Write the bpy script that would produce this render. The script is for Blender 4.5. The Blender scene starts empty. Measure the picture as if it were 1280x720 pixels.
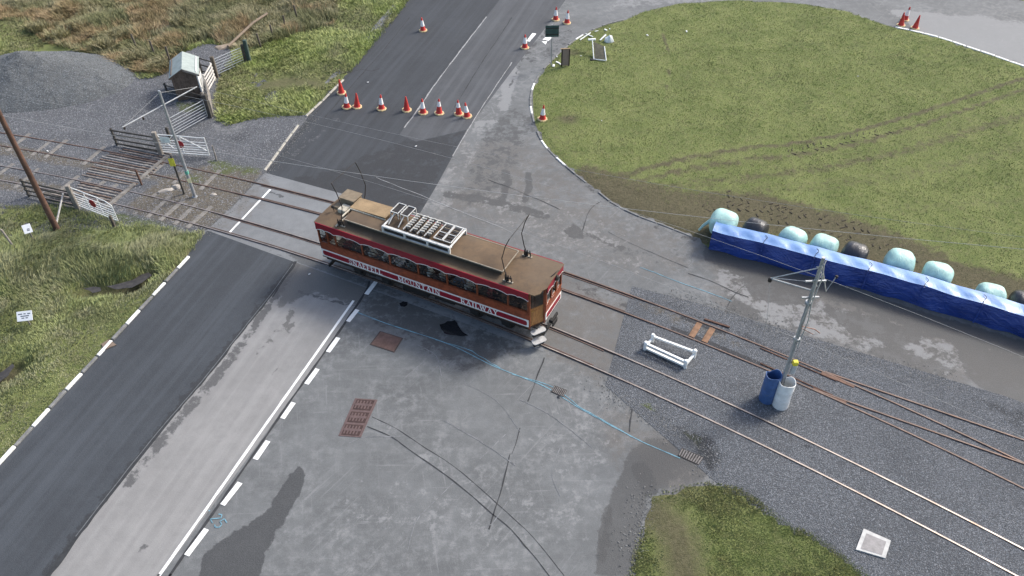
import bpy, bmesh, math, random
import numpy as np
from mathutils import Vector, Matrix, noise as mnoise
from mathutils.geometry import delaunay_2d_cdt, tessellate_polygon
R = math.radians
random.seed(7); RNG = np.random.default_rng(7)
scn = bpy.context.scene
col = scn.collection

# ------------------------------------------------------------------ camera, sky, sun, exposure
CF, CD, CR, CH = 1005.9, 0.7436, -0.0136, 24.332      # focal (px of 1280), depression, roll, height above the road
_F = np.array([0, math.cos(CD), -math.sin(CD)]); _R0 = np.array([1., 0, 0]); _U0 = np.cross(_R0, _F)
_R = math.cos(CR)*_R0 + math.sin(CR)*_U0; _U = -math.sin(CR)*_R0 + math.cos(CR)*_U0
cam = bpy.data.cameras.new('camera'); camo = bpy.data.objects.new('camera', cam); col.objects.link(camo)
cam.sensor_width = 36; cam.lens = CF/1280*36; cam.clip_end = 3000; cam.clip_start = .5
M4 = Matrix.Identity(4)
for i in range(3):
    M4[i][0] = _R[i]; M4[i][1] = _U[i]; M4[i][2] = -_F[i]
M4[2][3] = CH
camo.matrix_world = M4
scn.camera = camo
SUN_DIR = Vector((.86, .50, 0)).normalized(); SUN_EL = R(42)
world = bpy.data.worlds.new('World'); scn.world = world; world.use_nodes = True
wn = world.node_tree.nodes; wl = world.node_tree.links
sky = wn.new('ShaderNodeTexSky'); sky.sky_type = 'NISHITA'; sky.sun_disc = False
sky.sun_elevation = SUN_EL; sky.sun_rotation = math.atan2(SUN_DIR.x, SUN_DIR.y)
sky.air_density = 1.0; sky.dust_density = 3.5; sky.ozone_density = 1.0
bg = wn['Background']; bg.inputs['Strength'].default_value = .14
wl.new(sky.outputs[0], bg.inputs['Color'])
sun = bpy.data.lights.new('sun', 'SUN'); suno = bpy.data.objects.new('sun', sun); col.objects.link(suno)
sun.energy = 1.75; sun.angle = R(11); sun.color = (1, .97, .92)
sd = Vector((SUN_DIR.x*math.cos(SUN_EL), SUN_DIR.y*math.cos(SUN_EL), math.sin(SUN_EL)))
suno.rotation_euler = sd.to_track_quat('Z', 'Y').to_euler(); suno.location = (20, 12, 40)
vs = scn.view_settings; vs.view_transform = 'Standard'; vs.look = 'None'; vs.gamma = 1; vs.exposure = 1.0

# ------------------------------------------------------------------ helpers
def G(u, v, z=0.):
    """survey point: the spot of the ground (or of a level z above it) measured from the photograph"""
    D = _F*CF + (u-640)*_R - (v-360)*_U
    t = (z-CH)/D[2]
    return Vector((D[0]*t, D[1]*t, z))
def GP(pts, z=0.): return [G(u, v, z) for u, v in pts]

def tag(o, label=None, cat=None, group=None, kind=None):
    if label: o['label'] = label
    if cat: o['category'] = cat
    if group: o['group'] = group
    if kind: o['kind'] = kind
    return o
def empty(name, loc, rz=0, label=None, cat=None, group=None):
    o = bpy.data.objects.new(name, None); col.objects.link(o); o.location = loc; o.rotation_euler = (0, 0, rz)
    o.empty_display_size = .2
    return tag(o, label, cat, group)
def copy_tree(o, parent=None):
    c = o.copy(); col.objects.link(c); c.parent = parent
    for ch in o.children: copy_tree(ch, c)
    return c

class MB:
    def __init__(s): s.v = []; s.f = []; s.m = []; s.cur = 0
    def add(s, vs_, fs):
        b = len(s.v); s.v += [tuple(x) for x in vs_]
        for f in fs: s.f.append([b+i for i in f]); s.m.append(s.cur)
        return s
    def box(s, x0, y0, z0, x1, y1, z1, M=None):
        P = [Vector((x, y, z)) for z in (z0, z1) for x, y in ((x0, y0), (x1, y0), (x1, y1), (x0, y1))]
        if M is not None: P = [M @ p for p in P]
        return s.add(P, [(3, 2, 1, 0), (4, 5, 6, 7), (0, 1, 5, 4), (1, 2, 6, 5), (2, 3, 7, 6), (3, 0, 4, 7)])
    def bbox(s, x0, y0, z0, x1, y1, z1, b=.01, M=None):
        """bevelled box"""
        P = []; b = min(b, (x1-x0)/2.01, (y1-y0)/2.01, (z1-z0)/2.01)
        bm = bmesh.new(); bmesh.ops.create_cube(bm, size=1)
        for v in bm.verts: v.co = Vector(((x0+x1)/2+v.co.x*(x1-x0), (y0+y1)/2+v.co.y*(y1-y0), (z0+z1)/2+v.co.z*(z1-z0)))
        bmesh.ops.bevel(bm, geom=list(bm.edges), offset=b, segments=1, affect='EDGES')
        bm.verts.index_update()
        s.add([(M @ v.co) if M is not None else v.co for v in bm.verts], [[v.index for v in f.verts] for f in bm.faces]); bm.free()
        return s
    def beam(s, a, b, w, h=None, up=(0, 0, 1)):
        """rectangular bar from a to b"""
        a, b = Vector(a), Vector(b); h = h or w; d = (b-a); L = d.length; d.normalize(); u = Vector(up)
        if abs(d.dot(u)) > .99: u = Vector((1, 0, 0))
        r = d.cross(u).normalized(); u = r.cross(d)
        P = [p + r*sx*w/2 + u*sz*h/2 for p in (a, b) for sx, sz in ((-1, -1), (1, -1), (1, 1), (-1, 1))]
        return s.add(P, [(3, 2, 1, 0), (4, 5, 6, 7), (0, 1, 5, 4), (1, 2, 6, 5), (2, 3, 7, 6), (3, 0, 4, 7)])
    def tube(s, pts, r, n=8, r2=None, cap=True):
        pts = [Vector(p) for p in pts]; m = len(pts); b = len(s.v); prev = None
        for i, p in enumerate(pts):
            d = (pts[min(i+1, m-1)]-pts[max(i-1, 0)]).normalized()
            if prev is None:
                u = d.orthogonal().normalized()
            else:
                u = (prev - d*prev.dot(d)).normalized()
            prev = u; w = d.cross(u)
            rr = r if r2 is None else r+(r2-r)*i/(m-1)
            for k in range(n):
                a = 2*math.pi*k/n; s.v.append(tuple(p+(u*math.cos(a)+w*math.sin(a))*rr))
        for i in range(m-1):
            for k in range(n):
                s.f.append([b+i*n+k, b+i*n+(k+1) % n, b+(i+1)*n+(k+1) % n, b+(i+1)*n+k]); s.m.append(s.cur)
        if cap:
            s.f.append([b+k for k in range(n)][::-1]); s.m.append(s.cur)
            s.f.append([b+(m-1)*n+k for k in range(n)]); s.m.append(s.cur)
        return s
    def lathe(s, prof, n=16, M=None, cap=True):
        b = len(s.v); m = len(prof)
        for r, z in prof:
            for k in range(n):
                a = 2*math.pi*k/n; p = Vector((r*math.cos(a), r*math.sin(a), z)); s.v.append(tuple(M @ p if M is not None else p))
        for i in range(m-1):
            for k in range(n):
                s.f.append([b+i*n+k, b+i*n+(k+1) % n, b+(i+1)*n+(k+1) % n, b+(i+1)*n+k]); s.m.append(s.cur)
        if cap:
            s.f.append([b+k for k in range(n)][::-1]); s.m.append(s.cur); s.f.append([b+(m-1)*n+k for k in range(n)]); s.m.append(s.cur)
        return s
    def prism(s, poly, a, b, M=None):
        """polygon of (p,q) extruded in local z from a to b, through matrix M"""
        n = len(poly); P = [Vector((x, y, a)) for x, y in poly]+[Vector((x, y, b)) for x, y in poly]
        if M is not None: P = [M @ p for p in P]
        base = len(s.v); s.v += [tuple(p) for p in P]
        tri = tessellate_polygon([[Vector((x, y, 0)) for x, y in poly]])
        area = sum(poly[i][0]*poly[(i+1) % n][1]-poly[(i+1) % n][0]*poly[i][1] for i in range(n))
        for t in tri:
            t = list(t)
            c = (Vector((*poly[t[1]], 0))-Vector((*poly[t[0]], 0))).cross(Vector((*poly[t[2]], 0))-Vector((*poly[t[0]], 0))).z
            if c < 0: t = t[::-1]
            s.f.append([base+n+i for i in t]); s.m.append(s.cur); s.f.append([base+i for i in t[::-1]]); s.m.append(s.cur)
        for i in range(n):
            j = (i+1) % n; q = [base+i, base+j, base+n+j, base+n+i]
            s.f.append(q if area > 0 else q[::-1]); s.m.append(s.cur)
        return s
    def build(s, name, mat, parent=None, smooth=False, loc=None):
        me = bpy.data.meshes.new(name); me.from_pydata(s.v, [], s.f); me.update()
        for m in (mat if isinstance(mat, (list, tuple)) else [mat]): me.materials.append(m)
        if any(s.m): me.polygons.foreach_set('material_index', s.m)
        if smooth:
            me.shade_smooth()
            try: me.set_sharp_from_angle(angle=R(35))
            except Exception: pass
        o = bpy.data.objects.new(name, me); col.objects.link(o); o.parent = parent
        if loc is not None: o.location = loc
        return o
XZ = Matrix(((1, 0, 0, 0), (0, 0, -1, 0), (0, 1, 0, 0), (0, 0, 0, 1)))     # (p,q,e) -> (p,-e,q): draw on a wall that faces -y

# value noise for geometry
_T = RNG.random((64, 64))
def vno(x, y, s=1., k=0):
    x = np.asarray(x, float)*s+17.3*k+1000; y = np.asarray(y, float)*s+9.1*k+1000
    xi = np.floor(x).astype(int); yi = np.floor(y).astype(int); fx = x-xi; fy = y-yi
    fx = fx*fx*(3-2*fx); fy = fy*fy*(3-2*fy)
    t = lambda a, b: _T[a % 64, b % 64]
    return (t(xi, yi)*(1-fx)+t(xi+1, yi)*fx)*(1-fy)+(t(xi, yi+1)*(1-fx)+t(xi+1, yi+1)*fx)*fy
def fbm(x, y, s=1., k=0, o=4):
    r = 0; a = .5; w = 0
    for i in range(o): r = r+a*vno(x, y, s*2**i, k+i*3); w += a; a *= .5
    return r/w
def pdist(P, poly, closed=True):
    """distance of points to a polyline"""
    P = np.asarray(P, float); A = np.asarray(poly, float)[:, :2]
    B = np.roll(A, -1, 0) if closed else A[1:]
    if not closed: A = A[:-1]
    best = np.full(len(P), 1e9)
    for a, b in zip(A, B):
        d = b-a; L = d@d+1e-12; t = np.clip(((P-a)@d)/L, 0, 1); q = P-(a+t[:, None]*d)
        best = np.minimum(best, q[:, 0]**2+q[:, 1]**2)
    return np.sqrt(best)
def inpoly(P, poly):
    P = np.asarray(P, float); A = np.asarray(poly, float)[:, :2]; r = np.zeros(len(P), bool); n = len(A)
    for i in range(n):
        (x1, y1), (x2, y2) = A[i], A[(i+1) % n]
        c = (y1 > P[:, 1]) != (y2 > P[:, 1])
        if y1 != y2: r ^= c & (P[:, 0] < (x2-x1)*(P[:, 1]-y1)/(y2-y1)+x1)
    return r
def sst(a, b, x): t = np.clip((x-a)/(b-a), 0, 1); return t*t*(3-2*t)
def smooth_line(pts, step):
    """Catmull-Rom through points, resampled"""
    P = [Vector(p) for p in pts]; out = []
    for i in range(len(P)-1):
        p0 = P[max(i-1, 0)]; p1 = P[i]; p2 = P[i+1]; p3 = P[min(i+2, len(P)-1)]
        n = max(1, int((p2-p1).length/step))
        for k in range(n):
            t = k/n; out.append(.5*((2*p1)+(p2-p0)*t+(2*p0-5*p1+4*p2-p3)*t*t+(3*p1-p0-3*p2+p3)*t**3))
    out.append(P[-1]); return out
def dense(poly, step, jit, seed=0, closed=True):
    P = [np.array(p[:2], float) for p in poly]; out = []
    n = len(P)
    for i in range(n if closed else n-1):
        a, b = P[i], P[(i+1) % n]; L = np.linalg.norm(b-a); k = max(1, int(L/step)); k = min(k, 400); d = (b-a)/max(L, 1e-9)
        for j in range(k): out.append(a+(b-a)*j/k)
    Q = np.array(out)
    if jit:
        near = (np.abs(Q[:, 0]) < 45) & (Q[:, 1] < 75)
        jx = fbm(Q[:, 0], Q[:, 1], 1.2, 5+seed)-.5; jy = fbm(Q[:, 0], Q[:, 1], 1.2, 23+seed)-.5
        jx2 = vno(Q[:, 0], Q[:, 1], 7, 2+seed)-.5; jy2 = vno(Q[:, 0], Q[:, 1], 7, 31+seed)-.5
        Q = Q+near[:, None]*jit*np.stack([jx*3+jx2*.8, jy*3+jy2*.8], -1)
    return Q

# ------------------------------------------------------------------ materials
class NT:
    def __init__(s, name):
        s.m = bpy.data.materials.new(name); s.m.use_nodes = True; s.n = s.m.node_tree.nodes; s.l = s.m.node_tree.links
        s.b = s.n['Principled BSDF']; s.out = s.n['Material Output']; s.pos = None
    def P(s):
        if s.pos is None: s.pos = s.n.new('ShaderNodeNewGeometry').outputs['Position']
        return s.pos
    def obj(s):
        return s.n.new('ShaderNodeTexCoord').outputs['Object']
    def val(s, sock, x):
        if hasattr(x, 'is_linked') or isinstance(x, bpy.types.NodeSocket): s.l.new(x, sock)
        else: sock.default_value = x
    def map(s, scale=(1, 1, 1), rot=0, v=None):
        n = s.n.new('ShaderNodeMapping'); s.l.new(v or s.P(), n.inputs[0]); n.inputs['Scale'].default_value = scale; n.inputs['Rotation'].default_value = (0, 0, rot); return n.outputs[0]
    def noise(s, scale, detail=4, rough=.55, v=None, dist=0):
        n = s.n.new('ShaderNodeTexNoise'); s.l.new(v or s.P(), n.inputs['Vector']); n.inputs['Scale'].default_value = scale; n.inputs['Detail'].default_value = detail
        n.inputs['Roughness'].default_value = rough; n.inputs['Distortion'].default_value = dist; return n.outputs['Fac']
    def voro(s, scale, v=None, out='Distance', feat='F1'):
        n = s.n.new('ShaderNodeTexVoronoi'); n.feature = feat; s.l.new(v or s.P(), n.inputs['Vector']); n.inputs['Scale'].default_value = scale; return n.outputs[out]
    def ramp(s, x, a, b, lo=0., hi=1.):
        n = s.n.new('ShaderNodeMapRange'); n.interpolation_type = 'SMOOTHSTEP'; s.l.new(x, n.inputs[0])
        for i, q in enumerate((a, b, lo, hi)): n.inputs[1+i].default_value = q
        return n.outputs[0]
    def math(s, op, a, b=None):
        n = s.n.new('ShaderNodeMath'); n.operation = op; s.val(n.inputs[0], a)
        if b is not None: s.val(n.inputs[1], b)
        return n.outputs[0]
    def mix(s, f, a, b):
        n = s.n.new('ShaderNodeMix'); n.data_type = 'RGBA'; s.val(n.inputs[0], f)
        for sk, x in ((n.inputs[6], a), (n.inputs[7], b)):
            if isinstance(x, (tuple, list)): sk.default_value = (*x[:3], 1)
            else: s.l.new(x, sk)
        return n.outputs[2]
    def attr(s, name):
        n = s.n.new('ShaderNodeAttribute'); n.attribute_name = name; return n.outputs['Fac']
    def attrc(s, name):
        n = s.n.new('ShaderNodeAttribute'); n.attribute_name = name; return n.outputs['Color']
    def bump(s, h, strength=.3, dist=.02):
        n = s.n.new('ShaderNodeBump'); n.inputs['Strength'].default_value = strength; n.inputs['Distance'].default_value = dist; s.l.new(h, n.inputs['Height']); s.l.new(n.outputs[0], s.b.inputs['Normal'])
    def fin(s, color, rough=.8, metal=0., spec=.5):
        if isinstance(color, (tuple, list)): s.b.inputs['Base Color'].default_value = (*color[:3], 1)
        else: s.l.new(color, s.b.inputs['Base Color'])
        s.val(s.b.inputs['Roughness'], rough); s.b.inputs['Metallic'].default_value = metal; s.b.inputs['Specular IOR Level'].default_value = spec
        return s.m
MC = {}
def plain(name, c, rough=.6, metal=0., var=.25, sc=6., spec=.4, bump=.1, dirt=None):
    if name in MC: return MC[name]
    t = NT(name); v = t.obj(); f = t.noise(sc, 5, .6, v); f2 = t.noise(sc*7, 3, .6, v)
    k = t.math('ADD', t.math('MULTIPLY', f, .7), t.math('MULTIPLY', f2, .3))
    lo = tuple(x*(1-var) for x in c); hi = tuple(min(1, x*(1+var)) for x in c)
    cc = t.mix(t.ramp(k, .32, .68), lo, hi)
    if dirt: cc = t.mix(t.ramp(t.noise(sc*.6, 6, .7, v), .52, .72, 0, .75), cc, dirt)
    if bump: t.bump(f2, bump, .01)
    MC[name] = t.fin(cc, rough, metal, spec); return MC[name]

ROADROT = -math.atan2(11.31, 3.55)      # direction the road runs
def asphalt(name, c, streak=.0, pale=(.2, .2, .195), dark=(.022, .023, .025), warm=(.12, .105, .09), speck=.5, veins=0., rough=.82, blotch=.25):
    t = NT(name)
    big = t.noise(.35, 5, .6); mid = t.noise(2.2, 5, .65); fine = t.noise(26, 4, .7); cell = t.voro(38)
    lo = tuple(x*(1-blotch) for x in c); hi = tuple(x*(1+blotch) for x in c)
    cc = t.mix(t.ramp(big, .3, .7), lo, hi)
    cc = t.mix(t.ramp(mid, .35, .75, 0, .5), cc, tuple(x*.72 for x in c))
    if streak:
        v = t.map((.05, 1.6, 1), 0, t.map((1, 1, 1), ROADROT)); s1 = t.noise(1.3, 4, .6, v)
        cc = t.mix(t.ramp(s1, .42, .72, 0, streak), cc, tuple(x*1.75 for x in c))
        cc = t.mix(t.ramp(s1, .5, .25, 0, streak*.7), cc, tuple(x*.6 for x in c))
    if veins:
        m = t.ramp(t.noise(.28, 4, .6), .38, .62)
        cc = t.mix(t.math('MULTIPLY', t.ramp(t.noise(2.4, 9, .74), .42, .68, 0, veins*.7), t.math('ADD', t.math('MULTIPLY', m, .7), .3)), cc, pale)
        for q_, (ra, sy, sc, lo) in enumerate(((.35, 6., 1.3, .55), (1.25, 5., 1.5, .56), (-.5, 7., 1.2, .56))):
            v = t.map((.16, sy, 1), 0, t.map((1, 1, 1), ROADROT+ra)); s2 = t.noise(sc, 6, .7, v, .35)
            m2 = t.ramp(t.noise(.45+.07*q_, 3, .6), .45, .62)
            cc = t.mix(t.math('MULTIPLY', t.ramp(s2, lo, lo+.12, 0, veins*.5), m2), cc, pale)
    nz = t.math('ADD', t.math('MULTIPLY', t.noise(1.3, 7, .68), .6), t.math('MULTIPLY', t.noise(4.5, 6, .7), .4))
    def mask(a, soft=.12, sg=2.3):
        k = t.math('ADD', t.attr(a), t.math('MULTIPLY', t.math('SUBTRACT', nz, .5), sg)); return t.math('MULTIPLY', t.ramp(k, .5-soft, .5+soft), t.ramp(t.attr(a), .02, .2))
    mp, md, mw, mt = mask('pale'), mask('dark'), mask('warm', .3), mask('wet_shade', .12, -2.3)
    cc = t.mix(t.math('MULTIPLY', mw, .8), cc, warm)
    cc = t.mix(t.math('MULTIPLY', mp, .75), cc, pale)
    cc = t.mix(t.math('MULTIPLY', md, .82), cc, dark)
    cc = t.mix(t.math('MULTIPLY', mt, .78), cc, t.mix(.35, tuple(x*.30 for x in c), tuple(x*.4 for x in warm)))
    k = t.ramp(fine, .3, .7); 
    cc = t.mix(t.math('MULTIPLY', t.ramp(cell, .1, .5), speck*.45), cc, tuple(x*.45 for x in c))
    cc = t.mix(t.math('MULTIPLY', k, speck*.28), cc, pale)
    t.bump(t.math('ADD', t.math('MULTIPLY', cell, .6), fine), .45, .012)
    ro = t.math('SUBTRACT', rough, t.math('MULTIPLY', mt, .12))
    return t.fin(cc, ro, 0, .35)
def gravel(name, c, dirtc=(.10, .085, .062), moss=(.07, .085, .03)):
    t = NT(name)
    big = t.noise(.4, 5, .6); ce = t.voro(22, None, 'Color'); cd = t.voro(22); ce2 = t.voro(40, None, 'Color')
    sep = t.n.new('ShaderNodeSeparateColor'); t.l.new(ce, sep.inputs[0]); sep2 = t.n.new('ShaderNodeSeparateColor'); t.l.new(ce2, sep2.inputs[0])
    cc = t.mix(t.ramp(sep.outputs[0], .0, 1.), tuple(x*.68 for x in c), tuple(x*1.32 for x in c))
    cc = t.mix(t.ramp(sep2.outputs[1], .75, 1., 0, .6), cc, tuple(x*2.1 for x in c))
    cc = t.mix(t.ramp(big, .38, .7, 0, .55), cc, tuple(x*.62 for x in c))
    cc = t.mix(t.ramp(cd, .25, .6, 0, .6), cc, tuple(x*.3 for x in c))
    nz = t.noise(2.4, 7, .7)
    def mask(a, soft=.2):
        k = t.math('ADD', t.attr(a), t.math('MULTIPLY', t.math('SUBTRACT', nz, .5), 1.1)); return t.ramp(k, .5-soft, .5+soft)
    cc = t.mix(t.math('MULTIPLY', mask('dirt'), .85), cc, t.mix(t.ramp(t.noise(9, 6, .7), .3, .7), tuple(x*.7 for x in dirtc), tuple(x*1.45 for x in dirtc)))
    cc = t.mix(t.math('MULTIPLY', mask('moss'), .85), cc, t.mix(t.ramp(t.noise(7, 6, .7), .3, .7), tuple(x*.6 for x in moss), tuple(x*1.5 for x in moss)))
    cc = t.mix(t.math('MULTIPLY', mask('dark'), .75), cc, (.018, .019, .021))
    cc = t.mix(t.math('MULTIPLY', mask('pale'), .7), cc, (.24, .24, .235))
    t.bump(t.math('SUBTRACT', 1., cd), .9, .03)
    return t.fin(cc, .9, 0, .3)

# ------------------------------------------------------------------ surveyed outlines (photo points on the ground)
FIELD_KERB = [(780, 25), (757, 31), (735, 40), (712, 55), (690, 75), (673, 95), (665, 112), (663, 130), (668, 155), (678, 178), (695, 197), (718, 217), (745, 238), (764, 253), (792, 268), (830, 282), (860, 294), (878, 301)]
TARP_BASE = [(886, 311), (946, 326), (980, 335), (1045, 353), (1099, 367), (1143, 380), (1184, 393), (1235, 408), (1266, 418), (1300, 429), (1390, 458)]
FIELD_TOP = [(1500, 190), (1280, 83), (1230, 66), (1180, 49), (1150, 41), (1112, 33), (1060, 14), (1000, 4), (920, 0), (850, 4), (805, 14)]
LEFT_KERB = [(-140, 733), (5, 575), (237, 322)]
SE_GRASS = [(1110, 735), (1057, 697), (1032, 676), (996, 657), (960, 636), (940, 618), (917, 607), (890, 602), (865, 605), (830, 612), (805, 620), (806, 640), (804, 655), (796, 680), (786, 712), (778, 745)]
PAVE = [(-140, 745)]+LEFT_KERB+[(248, 305), (257, 287), (290, 258), (330, 215), (375, 155), (405, 125), (440, 90), (497, 22), (535, -30), (600, -120),
        (800, -120), (830, -60), (1000, -52), (1200, -20), (1500, 60)]+FIELD_TOP+FIELD_KERB+TARP_BASE+[(1500, 490), (1500, 760)]+SE_GRASS
GRAVEL_L = [(-330, 150), (-60, 112), (5, 90), (40, 68), (80, 64), (120, 74), (160, 95), (185, 101), (212, 93), (222, 76), (240, 63), (262, 55), (285, 60), (292, 72), (272, 96), (268, 112), (266, 150),
            (285, 160), (320, 149), (360, 146), (386, 147), (374, 158), (331, 215), (291, 258), (258, 287), (240, 291), (190, 283), (140, 276), (95, 261), (70, 252), (40, 256), (0, 258), (-60, 268), (-330, 330)]
BALLAST_R = [(790, 357), (835, 372), (880, 382), (916, 394), (950, 411), (1000, 428), (1043, 440), (1097, 456), (1148, 476), (1191, 481), (1245, 494), (1280, 507), (1500, 590), (1500, 760), (1130, 760),
             (1057, 698), (1032, 677), (996, 658), (960, 637), (940, 619), (917, 608), (897, 604), (885, 587), (890, 566), (875, 555), (852, 542), (830, 523), (802, 508), (780, 500), (753, 484), (765, 471), (776, 455), (786, 437), (800, 416), (812, 396), (800, 378)]
DARKLANE = [(-150, 745)]+[(-141, 735), (7, 575), (239, 322), (250, 305), (259, 289), (287, 292), (320, 303), (345, 312), (369, 327), (340, 366), (300, 416), (262, 465), (205, 531), (150, 600), (100, 665), (70, 705), (40, 745)]
PALELANE = [(38, 746), (72, 704), (102, 664), (152, 599), (207, 530), (264, 464), (302, 415), (342, 365), (371, 327), (408, 338), (470, 352), (215, 700), (180, 746)]
FARLANE = [(333, 214), (377, 155), (407, 125), (442, 90), (499, 22), (537, -30), (602, -119), (720, -119), (640, -20), (607, 22), (565, 77), (520, 140), (497, 168), (520, 178), (545, 168), (583, 163), (560, 204), (541, 240), (524, 268), (470, 258), (400, 246), (334, 229)]
FARLANE2 = [(608, 22), (641, -20), (721, -119), (790, -119), (700, 0), (690, 24), (664, 30), (640, 77), (600, 138), (584, 162), (546, 167), (520, 177), (499, 168), (521, 140), (566, 77)]
CROSSING = [(258, 288), (291, 259), (331, 216), (334, 230), (400, 247), (470, 259), (524, 269), (600, 300), (690, 335), (680, 440), (560, 385), (470, 351), (408, 337), (369, 326), (345, 311), (320, 302), (287, 291)]
def W(px): return [tuple(G(u, v))[:2] for u, v in px]

def sheet(name, px, z, step, mat, marks=(), jit=.03, seed=0, parent=None, kind='structure', hf=None, bound=None, world=None):
    poly = dense(world if world is not None else W(px), max(.12, step), jit, seed)
    x0, y0 = poly.min(0); x1, y1 = poly.max(0)
    if bound: x0, y0, x1, y1 = max(x0, bound[0]), max(y0, bound[1]), min(x1, bound[2]), min(y1, bound[3])
    gx, gy = np.meshgrid(np.arange(x0, x1, step), np.arange(y0, y1, step)); P = np.stack([gx.ravel(), gy.ravel()], -1)
    P = P+(RNG.random(P.shape)-.5)*step*.5
    if bound:
        X0_, Y0_ = poly.min(0); X1_, Y1_ = poly.max(0); cx, cy = np.meshgrid(np.arange(max(X0_, -70), min(X1_, 70), 1.5), np.arange(max(Y0_, 0), min(Y1_, 120), 1.5)); C = np.stack([cx.ravel(), cy.ravel()], -1)+(RNG.random((cx.size, 2))-.5)*.4
        C = C[(C[:, 0] < x0-.3) | (C[:, 0] > x1+.3) | (C[:, 1] < y0-.3) | (C[:, 1] > y1+.3)]; P = np.concatenate([P, C])
    P = P[inpoly(P, poly)]
    if len(P): P = P[pdist(P, poly[::2]) > step*.45] if len(P)*len(poly) < 6e7 else P
    n = len(poly); V = [Vector(p) for p in poly]+[Vector(p) for p in P]
    vv, ee, ff, *_ = delaunay_2d_cdt(V, [], [list(range(n))], 1, 1e-5, False)
    co = np.array([(v.x, v.y) for v in vv]); zz = np.full(len(co), z)
    if hf is not None: zz = zz+hf(co, poly)
    me = bpy.data.meshes.new(name)
    fs = []
    for f in ff:
        a, b, c = f[:3]
        if (co[b][0]-co[a][0])*(co[c][1]-co[a][1])-(co[b][1]-co[a][1])*(co[c][0]-co[a][0]) < 0: f = f[::-1]
        fs.append(f)
    me.from_pydata(np.column_stack([co, zz]).tolist(), [], fs); me.update(); me.materials.append(mat); me.shade_smooth()
    A = {k: np.zeros(len(co)) for k in ('pale', 'dark', 'warm', 'wet_shade', 'dirt', 'moss')}
    for k, kindm, pts, rad, amt in marks:
        w = np.array(W(pts))
        if kindm == 'poly':
            d = pdist(co, w); s = np.where(inpoly(co, w), d, -d); m = sst(-rad, rad, s)
        elif kindm == 'line': m = 1-sst(rad*.45, rad*1.15, pdist(co, w, False))
        else: m = 1-sst(rad*.2, rad, np.sqrt(((co-w[0])**2).sum(1)))
        A[k] = np.maximum(A[k], m*amt) if amt > 0 else A[k]*(1+m*amt)
    for k, a in A.items():
        at = me.attributes.new(k, 'FLOAT', 'POINT'); at.data.foreach_set('value', a.astype(np.float32))
    o = bpy.data.objects.new(name, me); col.objects.link(o); o.parent = parent
    if kind: o['kind'] = kind
    return o, poly

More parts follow.
